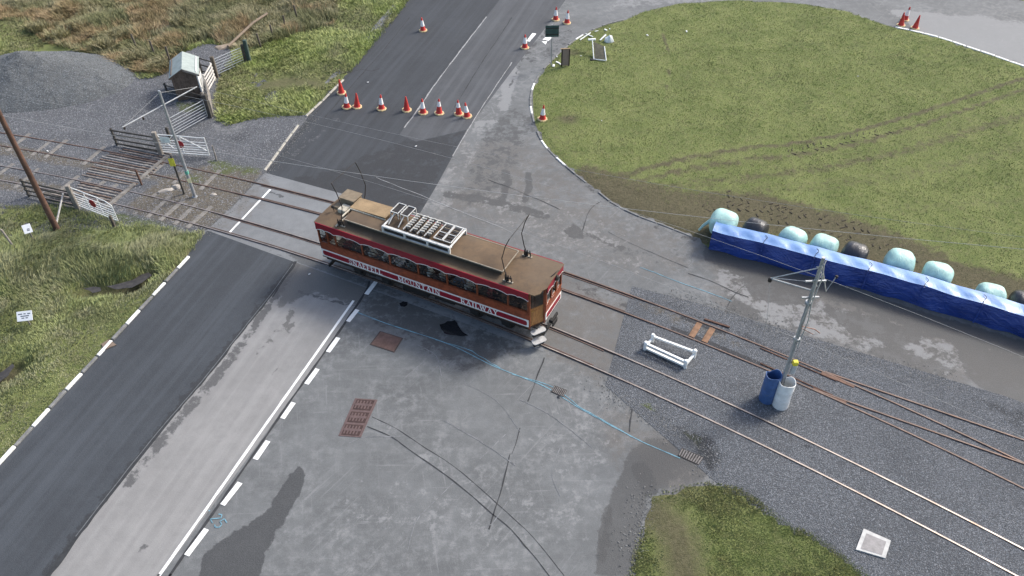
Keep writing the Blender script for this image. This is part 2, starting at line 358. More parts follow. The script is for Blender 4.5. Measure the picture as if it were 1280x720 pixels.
# ------------------------------------------------------------------ the setting: paved sheets
m_yard = asphalt('yard_tarmac', (.122, .1275, .1275), veins=.95, pale=(.255, .258, .255), warm=(.112, .1, .087), blotch=.22)
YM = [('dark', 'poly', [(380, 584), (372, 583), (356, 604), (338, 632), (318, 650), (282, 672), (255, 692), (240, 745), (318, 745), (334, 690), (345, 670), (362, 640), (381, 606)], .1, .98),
      ('wet_shade', 'poly', [(372, 332), (470, 352), (455, 372), (430, 370), (395, 352)], .5, .8),  # damp and tramcar shade painted together off its rear end
      ('wet_shade', 'poly', [(445, 372), (480, 352), (560, 385), (660, 432), (640, 455), (590, 470), (540, 445), (490, 420), (450, 398)], 1.0, .62),  # soft shadow of the tramcar painted on the yard
      ('wet_shade', 'poly', [(790, 560), (830, 555), (842, 585), (812, 612), (806, 640), (803, 660), (786, 720), (742, 720), (750, 650), (768, 610)], .2, .95), ('dark', 'line', [(800, 585), (806, 600), (812, 612)], .45, .8), ('dark', 'line', [(762, 640), (752, 697)], .25, .7),
      ('wet_shade', 'poly', [(800, 545), (860, 545), (892, 572), (885, 600), (850, 612), (808, 614), (790, 590)], .4, .7), ('warm', 'poly', [(800, 545), (860, 545), (892, 572), (885, 600), (850, 612), (808, 614), (790, 590)], .4, .8),
      ('warm', 'poly', [(690, 340), (800, 378), (800, 416), (765, 471), (750, 482), (690, 452), (660, 430)], .8, .62),
      ('dark', 'poly', [(690, 345), (790, 365), (815, 385), (800, 400), (720, 372)], .5, .42),
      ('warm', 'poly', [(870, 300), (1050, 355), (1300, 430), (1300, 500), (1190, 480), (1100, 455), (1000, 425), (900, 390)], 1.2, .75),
      ('wet_shade', 'poly', [(880, 306), (1045, 356), (1180, 398), (1300, 432), (1300, 452), (1180, 425), (1060, 380), (940, 350), (880, 325)], .4, 1.1),
      ('wet_shade', 'poly', [(925, 345), (1000, 358), (1025, 378), (975, 384), (935, 370)], .4, .95), ('wet_shade', 'poly', [(905, 392), (918, 372), (945, 385), (950, 405), (925, 402)], .3, .9), ('wet_shade', 'poly', [(1060, 425), (1140, 440), (1200, 462), (1180, 476), (1110, 456)], .4, .85),
      ('wet_shade', 'poly', [(1015, 380), (1090, 392), (1165, 420), (1130, 440), (1060, 415)], .5, .9),
      ('wet_shade', 'poly', [(1195, 428), (1400, 480), (1400, 560), (1280, 505), (1225, 482), (1210, 470)], .3, 1.3),  # soft shade at the right edge, painted into the tarmac
      ('pale', 'poly', [(880, 335), (960, 352), (1060, 385), (1200, 430), (1225, 470), (1150, 470), (1040, 432), (910, 392)], .6, .5), ('wet_shade', 'poly', [(880, 320), (960, 345), (1060, 378), (1200, 425), (1225, 470), (1150, 470), (1040, 432), (910, 392)], .6, .42), ('pale', 'poly', [(930, 375), (1000, 388), (1055, 418), (1030, 428), (950, 402)], .35, .62), ('pale', 'poly', [(900, 330), (950, 345), (930, 358), (890, 345)], .4, .5), ('pale', 'poly', [(1070, 395), (1110, 402), (1120, 415), (1080, 410)], .3, .6),
      ('pale', 'poly', [(1150, 425), (1205, 440), (1215, 470), (1160, 462)], .4, .55),
      ('wet_shade', 'poly', [(703, 290), (716, 279), (728, 287), (731, 299), (715, 298)], .12, .9),
      ('wet_shade', 'line', [(728, 290), (755, 302), (778, 310)], .15, .8),
      ('pale', 'poly', [(628, 95), (642, 78), (650, 90), (635, 140), (624, 135)], .12, .75), ('pale', 'poly', [(593, 152), (609, 150), (605, 159), (594, 160)], .08, .8), ('pale', 'poly', [(611, 151), (624, 151), (622, 154), (611, 155)], .06, .8),
      ('dark', 'poly', [(655, 60), (690, 32), (720, 38), (715, 55), (690, 72), (662, 95)], .3, .42), ('pale', 'poly', [(672, 35), (690, 38), (690, 60), (665, 62)], .2, .5),
      ('wet_shade', 'poly', [(600, 160), (640, 125), (668, 160), (660, 190), (650, 215), (620, 245), (590, 262), (560, 264), (578, 232)], .8, .5), ('wet_shade', 'line', [(560, 243), (600, 249), (640, 258), (680, 270)], .4, .72), ('wet_shade', 'line', [(632, 215), (636, 228), (628, 250)], .25, .75), ('wet_shade', 'line', [(660, 218), (662, 232), (655, 252)], .25, .75),
      ('wet_shade', 'poly', [(640, 130), (690, 150), (680, 180), (650, 165)], .6, .5), ('warm', 'poly', [(560, 170), (680, 170), (760, 250), (880, 300), (880, 350), (780, 350), (640, 300), (530, 270)], 1.5, .5), ('wet_shade', 'poly', [(720, 300), (860, 305), (885, 320), (860, 345), (780, 330)], .8, .36), ('wet_shade', 'poly', [(560, 290), (640, 290), (760, 340), (700, 340)], .6, .34),
      ('dark', 'line', [(666, 150), (690, 192), (745, 240), (800, 275), (880, 304)], .3, .42),
      ('pale', 'poly', [(560, 205), (600, 140), (640, 80), (665, 40), (640, 120), (600, 190), (565, 260), (540, 272), (522, 262)], .25, .42),
      ('pale', 'poly', [(570, 235), (680, 240), (790, 290), (860, 330), (800, 350), (700, 320), (600, 290)], 1.2, .38),
      ('pale', 'poly', [(1105, 10), (1320, 30), (1340, 100), (1230, 68), (1150, 42)], .6, .85), ('pale', 'poly', [(735, 22), (790, 10), (1000, -5), (1000, -40), (830, -40)], .5, .5),
      ('pale', 'poly', [(420, 580), (560, 600), (700, 600), (760, 560), (745, 697), (400, 697)], 1.2, .36), ('pale', 'poly', [(700, 470), (790, 505), (760, 620), (700, 640), (640, 560)], 1., .38),
      ('pale', 'dot', [(815, 527)], .3, .8), ('warm', 'poly', [(735, 500), (800, 510), (850, 540), (830, 560), (770, 590), (750, 560)], .6, .5),
      ('dark', 'line', [(640, 20), (625, 60), (600, 110), (575, 160)], .15, .5), ('dark', 'line', [(690, 22), (678, 45), (655, 70), (637, 110)], .12, .6)]
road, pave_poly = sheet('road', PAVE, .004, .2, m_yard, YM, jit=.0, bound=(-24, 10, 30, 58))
tag(road, kind='structure')
m_dark = asphalt('new_asphalt', (.044, .050, .057), streak=.5, pale=(.13, .135, .14), veins=0, rough=.8, blotch=.14)
darklane, dark_poly = sheet('new_lane', DARKLANE, .012, .25, m_dark, [('dark', 'line', [(369, 328), (300, 416), (205, 531), (100, 665), (40, 745)], .28, .7), ('dark', 'poly', [(232, 290), (262, 288), (250, 308), (236, 300)], .2, .6)], jit=.02, seed=1)
m_pale = asphalt('worn_lane', (.235, .231, .222), streak=.22, pale=(.30, .297, .288), dark=(.035, .036, .038), rough=.85, blotch=.1)
palelane, _ = sheet('worn_lane', PALELANE, .008, .18, m_pale, [('wet_shade', 'poly', [(345, 362), (371, 325), (408, 336), (480, 352), (450, 385), (425, 375), (390, 368), (350, 385)], .6, .9),  # lane head darkened for damp and the tramcar's painted shade
    ('dark', 'line', [(371, 330), (342, 372), (306, 425), (268, 475), (211, 540), (160, 604)], .34, .62), ('dark', 'line', [(374, 364), (395, 371), (437, 381)], .12, .75), ('wet_shade', 'line', [(366, 386), (353, 412), (345, 415)], .18, .62), ('wet_shade', 'line', [(368, 402), (360, 414)], .14, .7), ('wet_shade', 'line', [(338, 425), (325, 436), (320, 442)], .15, .6),
    ('wet_shade', 'line', [(349, 458), (338, 472)], .12, .55), ('dark', 'line', [(176, 685), (186, 682)], .12, .7)], jit=.05, seed=2)
m_far = asphalt('far_asphalt', (.034, .038, .043), streak=.55, pale=(.15, .153, .155), rough=.8, blotch=.15)
farlane, _ = sheet('far_lane', FARLANE, .008, .25, m_far, [('dark', 'poly', [(420, 210), (500, 175), (580, 163), (560, 204), (524, 268), (440, 255), (345, 232), (360, 222)], .5, .62), ('pale', 'poly', [(475, 190), (500, 187), (490, 200), (470, 202)], .25, .5), ('pale', 'line', [(360, 200), (420, 150)], .35, .45)], jit=.03, seed=3)
m_far2 = asphalt('far_asphalt_grey', (.062, .066, .071), streak=.5, pale=(.2, .2, .2), rough=.82, blotch=.15)
far2, _ = sheet('far_second_lane', FARLANE2, .009, .25, m_far2, [], jit=.03, seed=4)
m_cross = asphalt('crossing_concrete', (.17, .178, .182), veins=.3, pale=(.3, .31, .31), blotch=.15)
cross, _ = sheet('level_crossing', CROSSING, .0135, .2, m_cross, [('wet_shade', 'poly', [(350, 310), (425, 335), (470, 352), (440, 352), (372, 330)], .3, .8), ('warm', 'poly', [(258, 288), (331, 216), (345, 225), (330, 262), (300, 290)], .5, .45), ('wet_shade', 'poly', [(420, 260), (690, 335), (680, 440), (560, 385), (430, 335)], .6, .55), ('dark', 'line', [(338, 240), (352, 246)], .15, .6)], jit=.03, seed=5)  # tramcar shade painted together with damp on the crossing
def gheight(co, poly):
    e = sst(0, 1.2, pdist(co, poly)); return .012*e+e*((fbm(co[:, 0], co[:, 1], .8, 3)-.5)*.03)-(1-sst(0, .2, pdist(co, poly)))*.004
m_grl = gravel('gravel_grey', (.125, .131, .141)); m_bal = gravel('ballast_blue', (.124, .132, .142))
GM = [('dirt', 'poly', [(150, 262), (205, 222), (260, 205), (332, 214), (292, 258), (258, 288), (210, 280)], .6, .85), ('dirt', 'poly', [(-60, 170), (0, 176), (120, 202), (220, 220), (215, 232), (110, 214), (-60, 186)], .3, .62), ('dirt', 'poly', [(-60, 205), (0, 214), (150, 246), (150, 260), (-60, 230)], .3, .6),
      ('moss', 'poly', [(258, 200), (285, 200), (300, 215), (270, 222)], .4, .75), ('moss', 'poly', [(285, 205), (328, 210), (325, 218), (300, 220)], .4, .7), ('moss', 'poly', [(95, 262), (160, 268), (220, 282), (240, 292), (190, 284), (140, 277)], .4, .8), ('moss', 'poly', [(215, 126), (262, 130), (262, 140), (225, 142)], .4, .72),
      ('moss', 'poly', [(225, 220), (250, 215), (262, 228), (240, 232)], .4, .62), ('dark', 'poly', [(232, 284), (262, 284), (250, 300)], .3, .7), ('dark', 'poly', [(280, 168), (310, 165), (325, 176), (290, 182)], .6, .55), ('dirt', 'poly', [(0, 128), (62, 130), (130, 116), (160, 100), (165, 106), (130, 124), (62, 139), (0, 138)], .4, .6),
      ('pale', 'poly', [(262, 152), (320, 150), (300, 170), (262, 172)], .5, .45)]
gravel_l, gl_poly = sheet('gravel_yard', GRAVEL_L, .018, .22, m_grl, GM, jit=.12, seed=6, hf=gheight, bound=(-40, 24, 0, 58))
BMK = [('dark', 'poly', [(830, 523), (852, 535), (890, 545), (905, 575), (890, 600), (880, 580), (860, 552)], .4, .75), ('dark', 'poly', [(805, 418), (850, 440), (850, 470), (800, 448)], .3, .5), ('moss', 'poly', [(795, 502), (812, 504), (830, 522), (808, 512)], .2, .72), ('moss', 'poly', [(852, 538), (875, 545), (882, 556), (862, 554)], .25, .8),  # second entry paints the shade of the white rack
       ('dark', 'poly', [(1195, 486), (1300, 515), (1300, 560), (1240, 520)], .5, .5), ('dirt', 'poly', [(790, 372), (840, 385), (900, 412), (940, 432), (930, 440), (860, 415), (800, 388)], .4, .5),  # first entry carries the painted right-edge shade onto the ballast
       ('dark', 'line', [(832, 378), (880, 398), (950, 430), (1060, 475)], .3, .45), ('dark', 'line', [(975, 545), (1080, 590), (1230, 665)], .12, .42)]
ballast_r, br_poly = sheet('ballast_bed', BALLAST_R, .018, .2, m_bal, BMK, jit=.17, seed=7, hf=gheight, bound=(0, 9, 30, 40))

# small overlays on the paving: puddles, joints, trench, chalk, paint
m_pud = NT('puddle_water'); m_pud = m_pud.fin((.016, .017, .019), .12, 0, .5)
def blob(name, px, z, mat, jit, parent, seed=0, label=None, kind=None):
    q = dense(W(px), .06, jit, seed); b = MB(); b.prism([tuple(p) for p in q], z-.003, z); o = b.build(name, mat, parent)
    if kind: o['kind'] = kind
    return o
for i, px in enumerate(([(499, 380), (503, 377), (509, 378), (509, 382), (505, 384), (500, 383)], [(550, 406), (556, 405), (559, 403), (568, 401), (572, 408), (579, 415), (586, 420), (570, 420), (563, 419), (556, 417), (552, 411)],
                        [(695, 495), (698, 494), (698, 498), (695, 497)])):
    blob('puddle', px, .0205, m_pud, .05, road, 20+i)
m_crack = plain('crack_tar', (.035, .036, .038), .9, var=.3, bump=0)
def strip(name, px, w, z, mat, parent, wob=.0, step=.25, smooth=True, seed=0, wvar=0., world=None):
    P = world or [Vector((*p, 0)) for p in W(px)]
    P = smooth_line(P, step) if smooth else [Vector(p) for p in dense([p[:2] for p in P], step, 0, 0, False)]+[P[-1].to_2d()]
    b = MB(); n = len(P); vs_ = []
    for i, p in enumerate(P):
        p = Vector((p[0], p[1], 0)); d = Vector((P[min(i+1, n-1)][0]-P[max(i-1, 0)][0], P[min(i+1, n-1)][1]-P[max(i-1, 0)][1], 0)).normalized(); r = Vector((-d.y, d.x, 0))
        p = p+r*((fbm(p.x, p.y, 1.5, seed)-.5)*wob*2); ww = w*(1+wvar*(2*vno(p.x, p.y, 3., seed+4)-1))
        vs_ += [p-r*ww/2, p+r*ww/2]
    for v in vs_: v.z = z
    b.add(vs_, [(2*i+1, 2*i, 2*i+2, 2*i+3) for i in range(n-1)])
    return b.build(name, mat, parent)
TR1 = [(465, 521), (495, 536), (532, 560), (570, 585), (595, 606), (620, 628), (640, 647), (665, 670), (688, 698), (705, 720)]
TR2 = [(459, 533), (490, 547), (510, 561), (537, 580), (565, 600), (590, 620), (615, 642), (640, 663), (656, 682), (672, 700), (688, 722)]
m_trench = asphalt('trench_tarmac', (.165, .168, .17), pale=(.3, .3, .3), blotch=.15)
tq = MB(); a = smooth_line([Vector((*p, .0085)) for p in W(TR1)], .3); c = smooth_line([Vector((*p, .0085)) for p in W(TR2)], .3)
m = min(len(a), len(c)); a = [a[int(i*(len(a)-1)/(m-1))] for i in range(m)]; c = [c[int(i*(len(c)-1)/(m-1))] for i in range(m)]
tq.add([p for q in zip(a, c) for p in q], [(2*i, 2*i+1, 2*i+3, 2*i+2) for i in range(m-1)]); to = tq.build('trench_patch', m_yard, road)
for k, a_ in (('pale', .36), ('dark', 0), ('warm', 0), ('wet_shade', 0)): q = to.data.attributes.new(k, 'FLOAT', 'POINT'); q.data.foreach_set('value', np.full(len(to.data.vertices), a_, np.float32))
for px, w in ((TR1, .03), (TR2, .035)): strip('crack', px, w, .0125, m_crack, road, .02, wvar=.7, seed=3)
for px, w in (([(638, 567), (632, 590), (622, 627), (611, 662)], .05), ([(680, 447), (670, 475), (660, 502)], .05), ([(650, 535), (645, 555), (640, 568)], .03), ([(790, 505), (787, 540)], .05), ([(368, 332), (340, 372)], .05),
              ([(728, 288), (738, 262), (752, 252)], .03), ([(760, 290), (790, 305), (820, 318), (860, 335)], .02), ([(610, 225), (650, 240), (700, 262)], .05), ([(905, 395), (915, 372), (930, 358)], .025),
              ([(570, 375), (600, 390), (640, 405)], .04), ([(860, 342), (890, 352), (920, 366), (935, 372)], .04)):
    strip('crack', px, w, .0125, m_crack, road, .05, wvar=.8, seed=8)
for px, w in (([(437, 91), (452, 87), (464, 89), (474, 86)], .07), ([(497, 22), (470, 55), (440, 90), (400, 135), (345, 205)], .05), ([(512, 22), (480, 62), (453, 92), (405, 148)], .06), ([(640, 22), (600, 82), (565, 140)], .05)):
    strip('crack', px, w, .0125, m_crack, farlane, .04, wvar=.7, seed=9)
m_joint = plain('pale_joint', (.26, .26, .255), .9, var=.3)
strip('lane_joint', [(608, 21), (566, 76), (545, 104), (521, 139), (505, 160)], .07, .0135, m_joint, farlane, .03, wvar=.6, seed=11)
strip('lane_joint', [(640, 78), (600, 138), (566, 195)], .05, .0135, m_joint, farlane, .03, wvar=.6, seed=12)
m_lip = plain('asphalt_edge', (.028, .03, .032), .85, var=.3)
strip('lane_edge', [(370, 327), (341, 366), (301, 416), (263, 465), (206, 531), (151, 600), (101, 665), (71, 705), (41, 745)], .16, .0175, m_lip, darklane, .04, wvar=.5, seed=13)
strip('tar_seam', [(366, 330), (338, 369), (297, 420), (259, 469), (201, 536), (145, 606), (95, 671)], .035, .022, plain('seam_grey', (.11, .115, .12), .8), darklane, .02, seed=14)
m_chalk = plain('blue_chalk', (.14, .27, .33), .85, var=.35, sc=3)
strip('chalk_line', [(445, 390), (490, 407), (560, 430), (620, 459), (680, 483), (720, 508), (760, 530), (800, 551), (850, 573)], .038, .0165, m_chalk, road, .015, wvar=.5, seed=15)
strip('chalk_line', [(640, 468), (690, 484), (730, 512), (790, 546)], .03, .0175, m_chalk, road, .04, wvar=.6, seed=18)
strip('chalk_line', [(545, 425), (590, 440), (625, 461)], .03, .0155, m_chalk, road, .1, wvar=.6, seed=19)
strip('chalk_line', [(800, 334), (850, 353), (900, 371), (915, 377)], .03, .0165, m_chalk, road, .05, wvar=.5, seed=16)
strip('chalk_line', [(470, 222), (570, 262), (640, 290)], .025, .0165, plain('white_chalk', (.3, .31, .31), .9), road, .06, wvar=.5, seed=17)
m_scuff = plain('scuff_pale', (.165, .17, .175), .9, var=.4, sc=4, bump=0)
for i_, px in enumerate(([(555, 525), (600, 552), (645, 582)], [(632, 543), (615, 560), (600, 574)], [(566, 604), (535, 635), (518, 655), (510, 690)], [(640, 618), (615, 655), (600, 662)], [(430, 560), (450, 548), (500, 545)], [(520, 430), (545, 445), (552, 470)], [(700, 560), (690, 590), (700, 620)], [(650, 500), (690, 520), (740, 560)], [(580, 480), (620, 500), (650, 540)])):
    strip('scuff_mark', px, .022, .0145, m_scuff, road, .04, wvar=.8, seed=40+i_)
# ballast and gravel bedding strips along the worn edge, white paint
pt = NT('road_paint'); pv = pt.noise(14, 6, .75); pw = pt.noise(1.6, 5, .7)
pc = pt.mix(pt.ramp(pv, .55, .75, 0, .55), (.74, .74, .71), (.25, .25, .245)); pc = pt.mix(pt.ramp(pw, .55, .8, 0, .5), pc, (.4, .4, .385)); m_paint = pt.fin(pc, .75, 0, .3)
strip('edge_line', [(200, 718), (215, 697), (340, 520), (442, 376)], .105, .0165, m_paint, palelane, .012, wvar=.15, seed=21)
strip('edge_joint', [(214, 718), (226, 700), (348, 523), (449, 378), (462, 352)], .10, .0145, m_crack, palelane, .02, wvar=.4, seed=22)
for a, b in (((469, 351), (456, 368)), ((445, 387), (433, 402)), ((421, 422), (408, 440)), ((395, 461), (381, 480)), ((365, 503), (351, 523)), ((333, 551), (317, 574)), ((298, 603), (276, 631)), ((256, 661), (231, 694))):
    A = G(a[0], a[1]); B = G(b[0], b[1]); o = A+(B-A)*0; sh = Vector((.07, -.02, 0))
    strip('lane_dash', None, .2, .0225, m_paint, palelane, 0, world=[A+sh, B+sh], step=.2, wvar=.06, seed=23)
strip('crossing_line', [(338, 237), (320, 256), (287, 291)], .11, .0185, m_paint, cross, .01, seed=24, wvar=.2)
for pts in ([(660, 52), (668, 42)], [(684, 51), (690, 45)]): strip('arrow_mark', pts, .25, .0225, m_paint, road, 0, wvar=.2, seed=25)
for px in ([(678, 50), (685, 44), (687, 50)], [(677, 52), (682, 56), (684, 52)]): blob('arrow_mark', px, .021, m_paint, .02, road, 30)
# chalked figures on the tarmac
def strokes(b, S, ox, oy, w, M, z=0.):
    for s in S:
        for p, q in zip(s[:-1], s[1:]): b.beam(M @ Vector((ox+p[0], oy+p[1], z)), M @ Vector((ox+q[0], oy+q[1], z)), w, .004)
b = MB(); rd = G(252, 661)-G(297, 603); an = math.atan2(-rd.y, -rd.x)-math.pi/2
Mx = Matrix.Translation(G(263, 649)+Vector((0, 0, .021))) @ Matrix.Rotation(an-.5, 4, 'Z')
strokes(b, [[(0, .3), (.1, .38), (.2, .3), (0, 0), (.2, 0)], [(.5, .38), (.3, .38), (.3, .22), (.45, .22), (.5, .1), (.4, 0), (.3, .03)], [(-.35, .1), (-.3, .12)]], 0, 0, .035, Mx); b.build('chalk_figures', m_chalk, road)
# ------------------------------------------------------------------ ground sheet with moor, verge and field
WALL = np.concatenate([pave_poly[::3], gl_poly[::2], br_poly[::2]])
def _sheetdist(P):
    d = np.minimum(np.minimum(pdist(P, pave_poly[::4]), pdist(P, gl_poly[::3])), pdist(P, br_poly[::3]))
    ins = inpoly(P, pave_poly) | inpoly(P, gl_poly) | inpoly(P, br_poly)
    return np.where(ins, -d, d)
_GS = .3; _gx0, _gy0 = -52., 6.; _gnx, _gny = 330, 212
_qx, _qy = np.meshgrid(_gx0+_GS*np.arange(_gnx), _gy0+_GS*np.arange(_gny)); _SD = _sheetdist(np.stack([_qx.ravel(), _qy.ravel()], -1)).reshape(_gny, _gnx)
def sheetdist(P):
    P = np.asarray(P, float); u = np.clip((P[:, 0]-_gx0)/_GS, 0, _gnx-1.001); v = np.clip((P[:, 1]-_gy0)/_GS, 0, _gny-1.001); i = u.astype(int); j = v.astype(int); fu, fv = u-i, v-j
    return (_SD[j, i]*(1-fu)+_SD[j, i+1]*fu)*(1-fv)+(_SD[j+1, i]*(1-fu)+_SD[j+1, i+1]*fu)*fv
V_FIELD = np.array(W(FIELD_KERB+TARP_BASE+FIELD_TOP))
V_VERGE = np.array(W([(-700, 262), (-60, 268), (0, 258), (40, 256), (70, 252), (95, 261), (140, 276), (190, 283), (240, 291), (258, 287), (248, 305), (237, 322), (5, 575), (-140, 733), (-140, 760), (-700, 760)]))
V_SE = np.array(W(SE_GRASS+[(1110, 760)]))
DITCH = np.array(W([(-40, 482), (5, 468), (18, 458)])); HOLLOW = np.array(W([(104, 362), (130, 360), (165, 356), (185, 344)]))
MOUND = W([(20, 335), (60, 320), (110, 330), (160, 330), (190, 325)])
HEAP_C = G(62, 106)
def hfun(P, sd=None):
    P = np.asarray(P, float)
    if sd is None: sd = sheetdist(P)
    x, y = P[:, 0], P[:, 1]; e = sst(0, 1.1, sd)
    fi = inpoly(P, V_FIELD); ve = inpoly(P, V_VERGE)
    h = (fbm(x, y, .35, 1)-.5)*.5 + (fbm(x, y, 1.3, 2)-.5)*.22
    amp = np.where(fi, .32, np.where(ve, .8, 1.))
    amp = np.where(inpoly(P, V_SE), .15, amp)
    z = e*amp*h + sst(0, .35, sd)*np.where(fi, .07, .03)
    z += np.where(ve, 1, 0)*e*.45*np.exp(-(pdist(P, MOUND, False)/1.4)**2)
    z -= .6*np.exp(-(pdist(P, DITCH, False)/.5)**2) + .75*np.exp(-(pdist(P, HOLLOW, False)/.5)**2)*e
    return np.where(sd > 0, z, -.06)
t = NT('moor_ground')
gn = t.noise(.5, 6, .65); gm = t.noise(3.5, 6, .7); gf = t.noise(22, 5, .75)
cc = t.mix(t.ramp(gn, .35, .65), (.125, .155, .05), (.185, .21, .075))
cc = t.mix(t.ramp(gm, .42, .72, 0, .7), cc, (.19, .185, .09))
cc = t.mix(t.ramp(gf, .35, .7, 0, .5), cc, (.085, .1, .036))
am = t.math('ADD', t.attr('mud'), t.math('MULTIPLY', t.math('SUBTRACT', t.noise(3, 7, .75), .5), 1.2))
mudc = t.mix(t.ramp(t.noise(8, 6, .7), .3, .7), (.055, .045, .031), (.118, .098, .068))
cc = t.mix(t.math('MULTIPLY', t.ramp(am, .38, .8), .85), cc, mudc)
at_ = t.math('ADD', t.attr('tan'), t.math('MULTIPLY', t.math('SUBTRACT', gm, .5), 1.))
cc = t.mix(t.math('MULTIPLY', t.ramp(at_, .35, .75), .75), cc, (.15, .12, .066))
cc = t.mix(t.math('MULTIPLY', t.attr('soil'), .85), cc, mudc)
t.bump(t.math('ADD', gf, t.math('MULTIPLY', gm, .6)), .9, .06)
m_ground = t.fin(cc, .95, 0, .15)
xs = np.concatenate([[-1500, -700, -350, -180, -110, -75, -58], np.arange(-48, 42.01, .4), [50, 65, 95, 160, 320, 700, 1500]])
ys = np.concatenate([[-1200, -500, -200, -80, -30, -5, 5], np.arange(8, 66.01, .4), [72, 82, 100, 140, 220, 400, 800, 1800]])
gx, gy = np.meshgrid(xs, ys); P = np.stack([gx.ravel(), gy.ravel()], -1); sdg = sheetdist(P)
nearm = (np.abs(P[:, 0]) < 50) & (P[:, 1] > 7) & (P[:, 1] < 67)
zg = np.where(nearm, hfun(P, sdg), np.where(sdg > 0, .0, -.06))
MUD = [([(745, 240), (800, 262), (860, 285), (900, 272), (950, 265), (1040, 292), (1110, 322), (1200, 356), (1280, 376), (1400, 414)], 2.0, 1.),
       ([(735, 222), (790, 240), (860, 256), (940, 258), (1020, 275), (1090, 298), (1160, 325)], 1.6, .8),
       ([(745, 232), (800, 214), (860, 198), (920, 188), (980, 182), (1060, 168), (1150, 142), (1230, 115), (1300, 92)], .3, .8), ([(760, 238), (830, 220), (900, 205), (985, 196), (1065, 182), (1155, 156), (1240, 126), (1310, 102)], .28, .75),
       ([(780, 248), (860, 232), (950, 222), (1040, 210), (1130, 190), (1230, 160), (1310, 135)], .5, .62), ([(900, 240), (1000, 235), (1100, 225), (1200, 205), (1300, 178)], .9, .5), ([(960, 262), (1060, 262), (1160, 262), (1290, 250)], .8, .45),
       ([(850, 215), (1000, 205), (1150, 180), (1300, 140)], 2.2, .42), ([(819, 30), (831, 52), (837, 80), (834, 112)], .14, .75), ([(700, 150), (690, 165), (720, 195)], .6, .45), ([(780, 40), (800, 60), (800, 95)], 1.2, .3)]
mud = np.zeros(len(P)); tan = np.zeros(len(P)); soil = np.zeros(len(P))
for px, w, a_ in MUD: mud = np.maximum(mud, a_*(1-sst(w*.3, w*1.3, pdist(P, W(px), False))))
for px, w, a_ in (([(705, 150), (715, 150)], .5, 1.), ([(713, 67), (722, 67)], .35, .9), ([(800, 640), (830, 650), (850, 680), (855, 720)], .9, .9), ([(810, 622), (870, 612)], .5, .6), ([(200, 372), (230, 335), (250, 305)], .5, .7), ([(60, 398), (110, 390), (140, 396)], .9, .4), ([(395, 105), (360, 102), (330, 108)], .8, .75), ([(130, 440), (140, 428)], .3, .9), ([(104, 362), (165, 356), (185, 344)], .5, .95), ([(-20, 474), (16, 459)], .5, .95), ([(205, 362), (240, 316)], .55, .85)):  # bare soil; in hollow and ditch it also paints their shade
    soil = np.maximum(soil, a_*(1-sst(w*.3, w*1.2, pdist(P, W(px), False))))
V_TAN = np.array(W([(-300, 20), (30, 28), (60, 55), (130, 72), (165, 93), (212, 92), (225, 70), (240, 58), (262, 50), (290, 62), (330, 60), (370, 45), (420, 30), (430, -60), (-300, -60)]))
tan = np.where(inpoly(P, V_TAN), .8, 0.); tan = np.where(inpoly(P, V_VERGE), .25, tan); tan = np.where(inpoly(P, V_SE), .1, tan); tan = np.where(inpoly(P, V_FIELD), .28, tan)
nx, ny = len(xs), len(ys); idx = np.arange(nx*ny).reshape(ny, nx)
F = np.stack([idx[:-1, :-1].ravel(), idx[:-1, 1:].ravel(), idx[1:, 1:].ravel(), idx[1:, :-1].ravel()], -1)
me = bpy.data.meshes.new('ground'); me.from_pydata(np.column_stack([P, zg]).tolist(), [], F.tolist()); me.update(); me.shade_smooth(); me.materials.append(m_ground)
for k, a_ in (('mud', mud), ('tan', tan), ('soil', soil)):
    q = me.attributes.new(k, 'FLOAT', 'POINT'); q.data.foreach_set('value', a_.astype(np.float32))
ground = bpy.data.objects.new('ground', me); col.objects.link(ground); tag(ground, kind='structure')
def gz(p):
    z = hfun(np.array([[p[0], p[1]]]))[0]
    return float(z) if z > -.05 else .02
def onG(u, v): p = G(u, v); p.z = gz(p); return p
# moor pools; on the verge dark sheets paint the shade in hollow and ditch
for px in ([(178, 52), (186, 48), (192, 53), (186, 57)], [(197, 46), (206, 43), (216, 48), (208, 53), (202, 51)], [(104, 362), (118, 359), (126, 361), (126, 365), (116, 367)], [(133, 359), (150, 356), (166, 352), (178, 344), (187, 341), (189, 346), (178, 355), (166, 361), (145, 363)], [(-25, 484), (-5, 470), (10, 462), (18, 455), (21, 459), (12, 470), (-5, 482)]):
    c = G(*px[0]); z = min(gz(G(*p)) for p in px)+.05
    b = MB(); q = dense(W(px), .1, .06, 3); b.prism([tuple(p) for p in q], z-.01, z); o = b.build('pool_and_shade', plain('peat_water_shade', (.045, .04, .034), .3, var=.4, bump=.2)); tag(o, kind='structure')

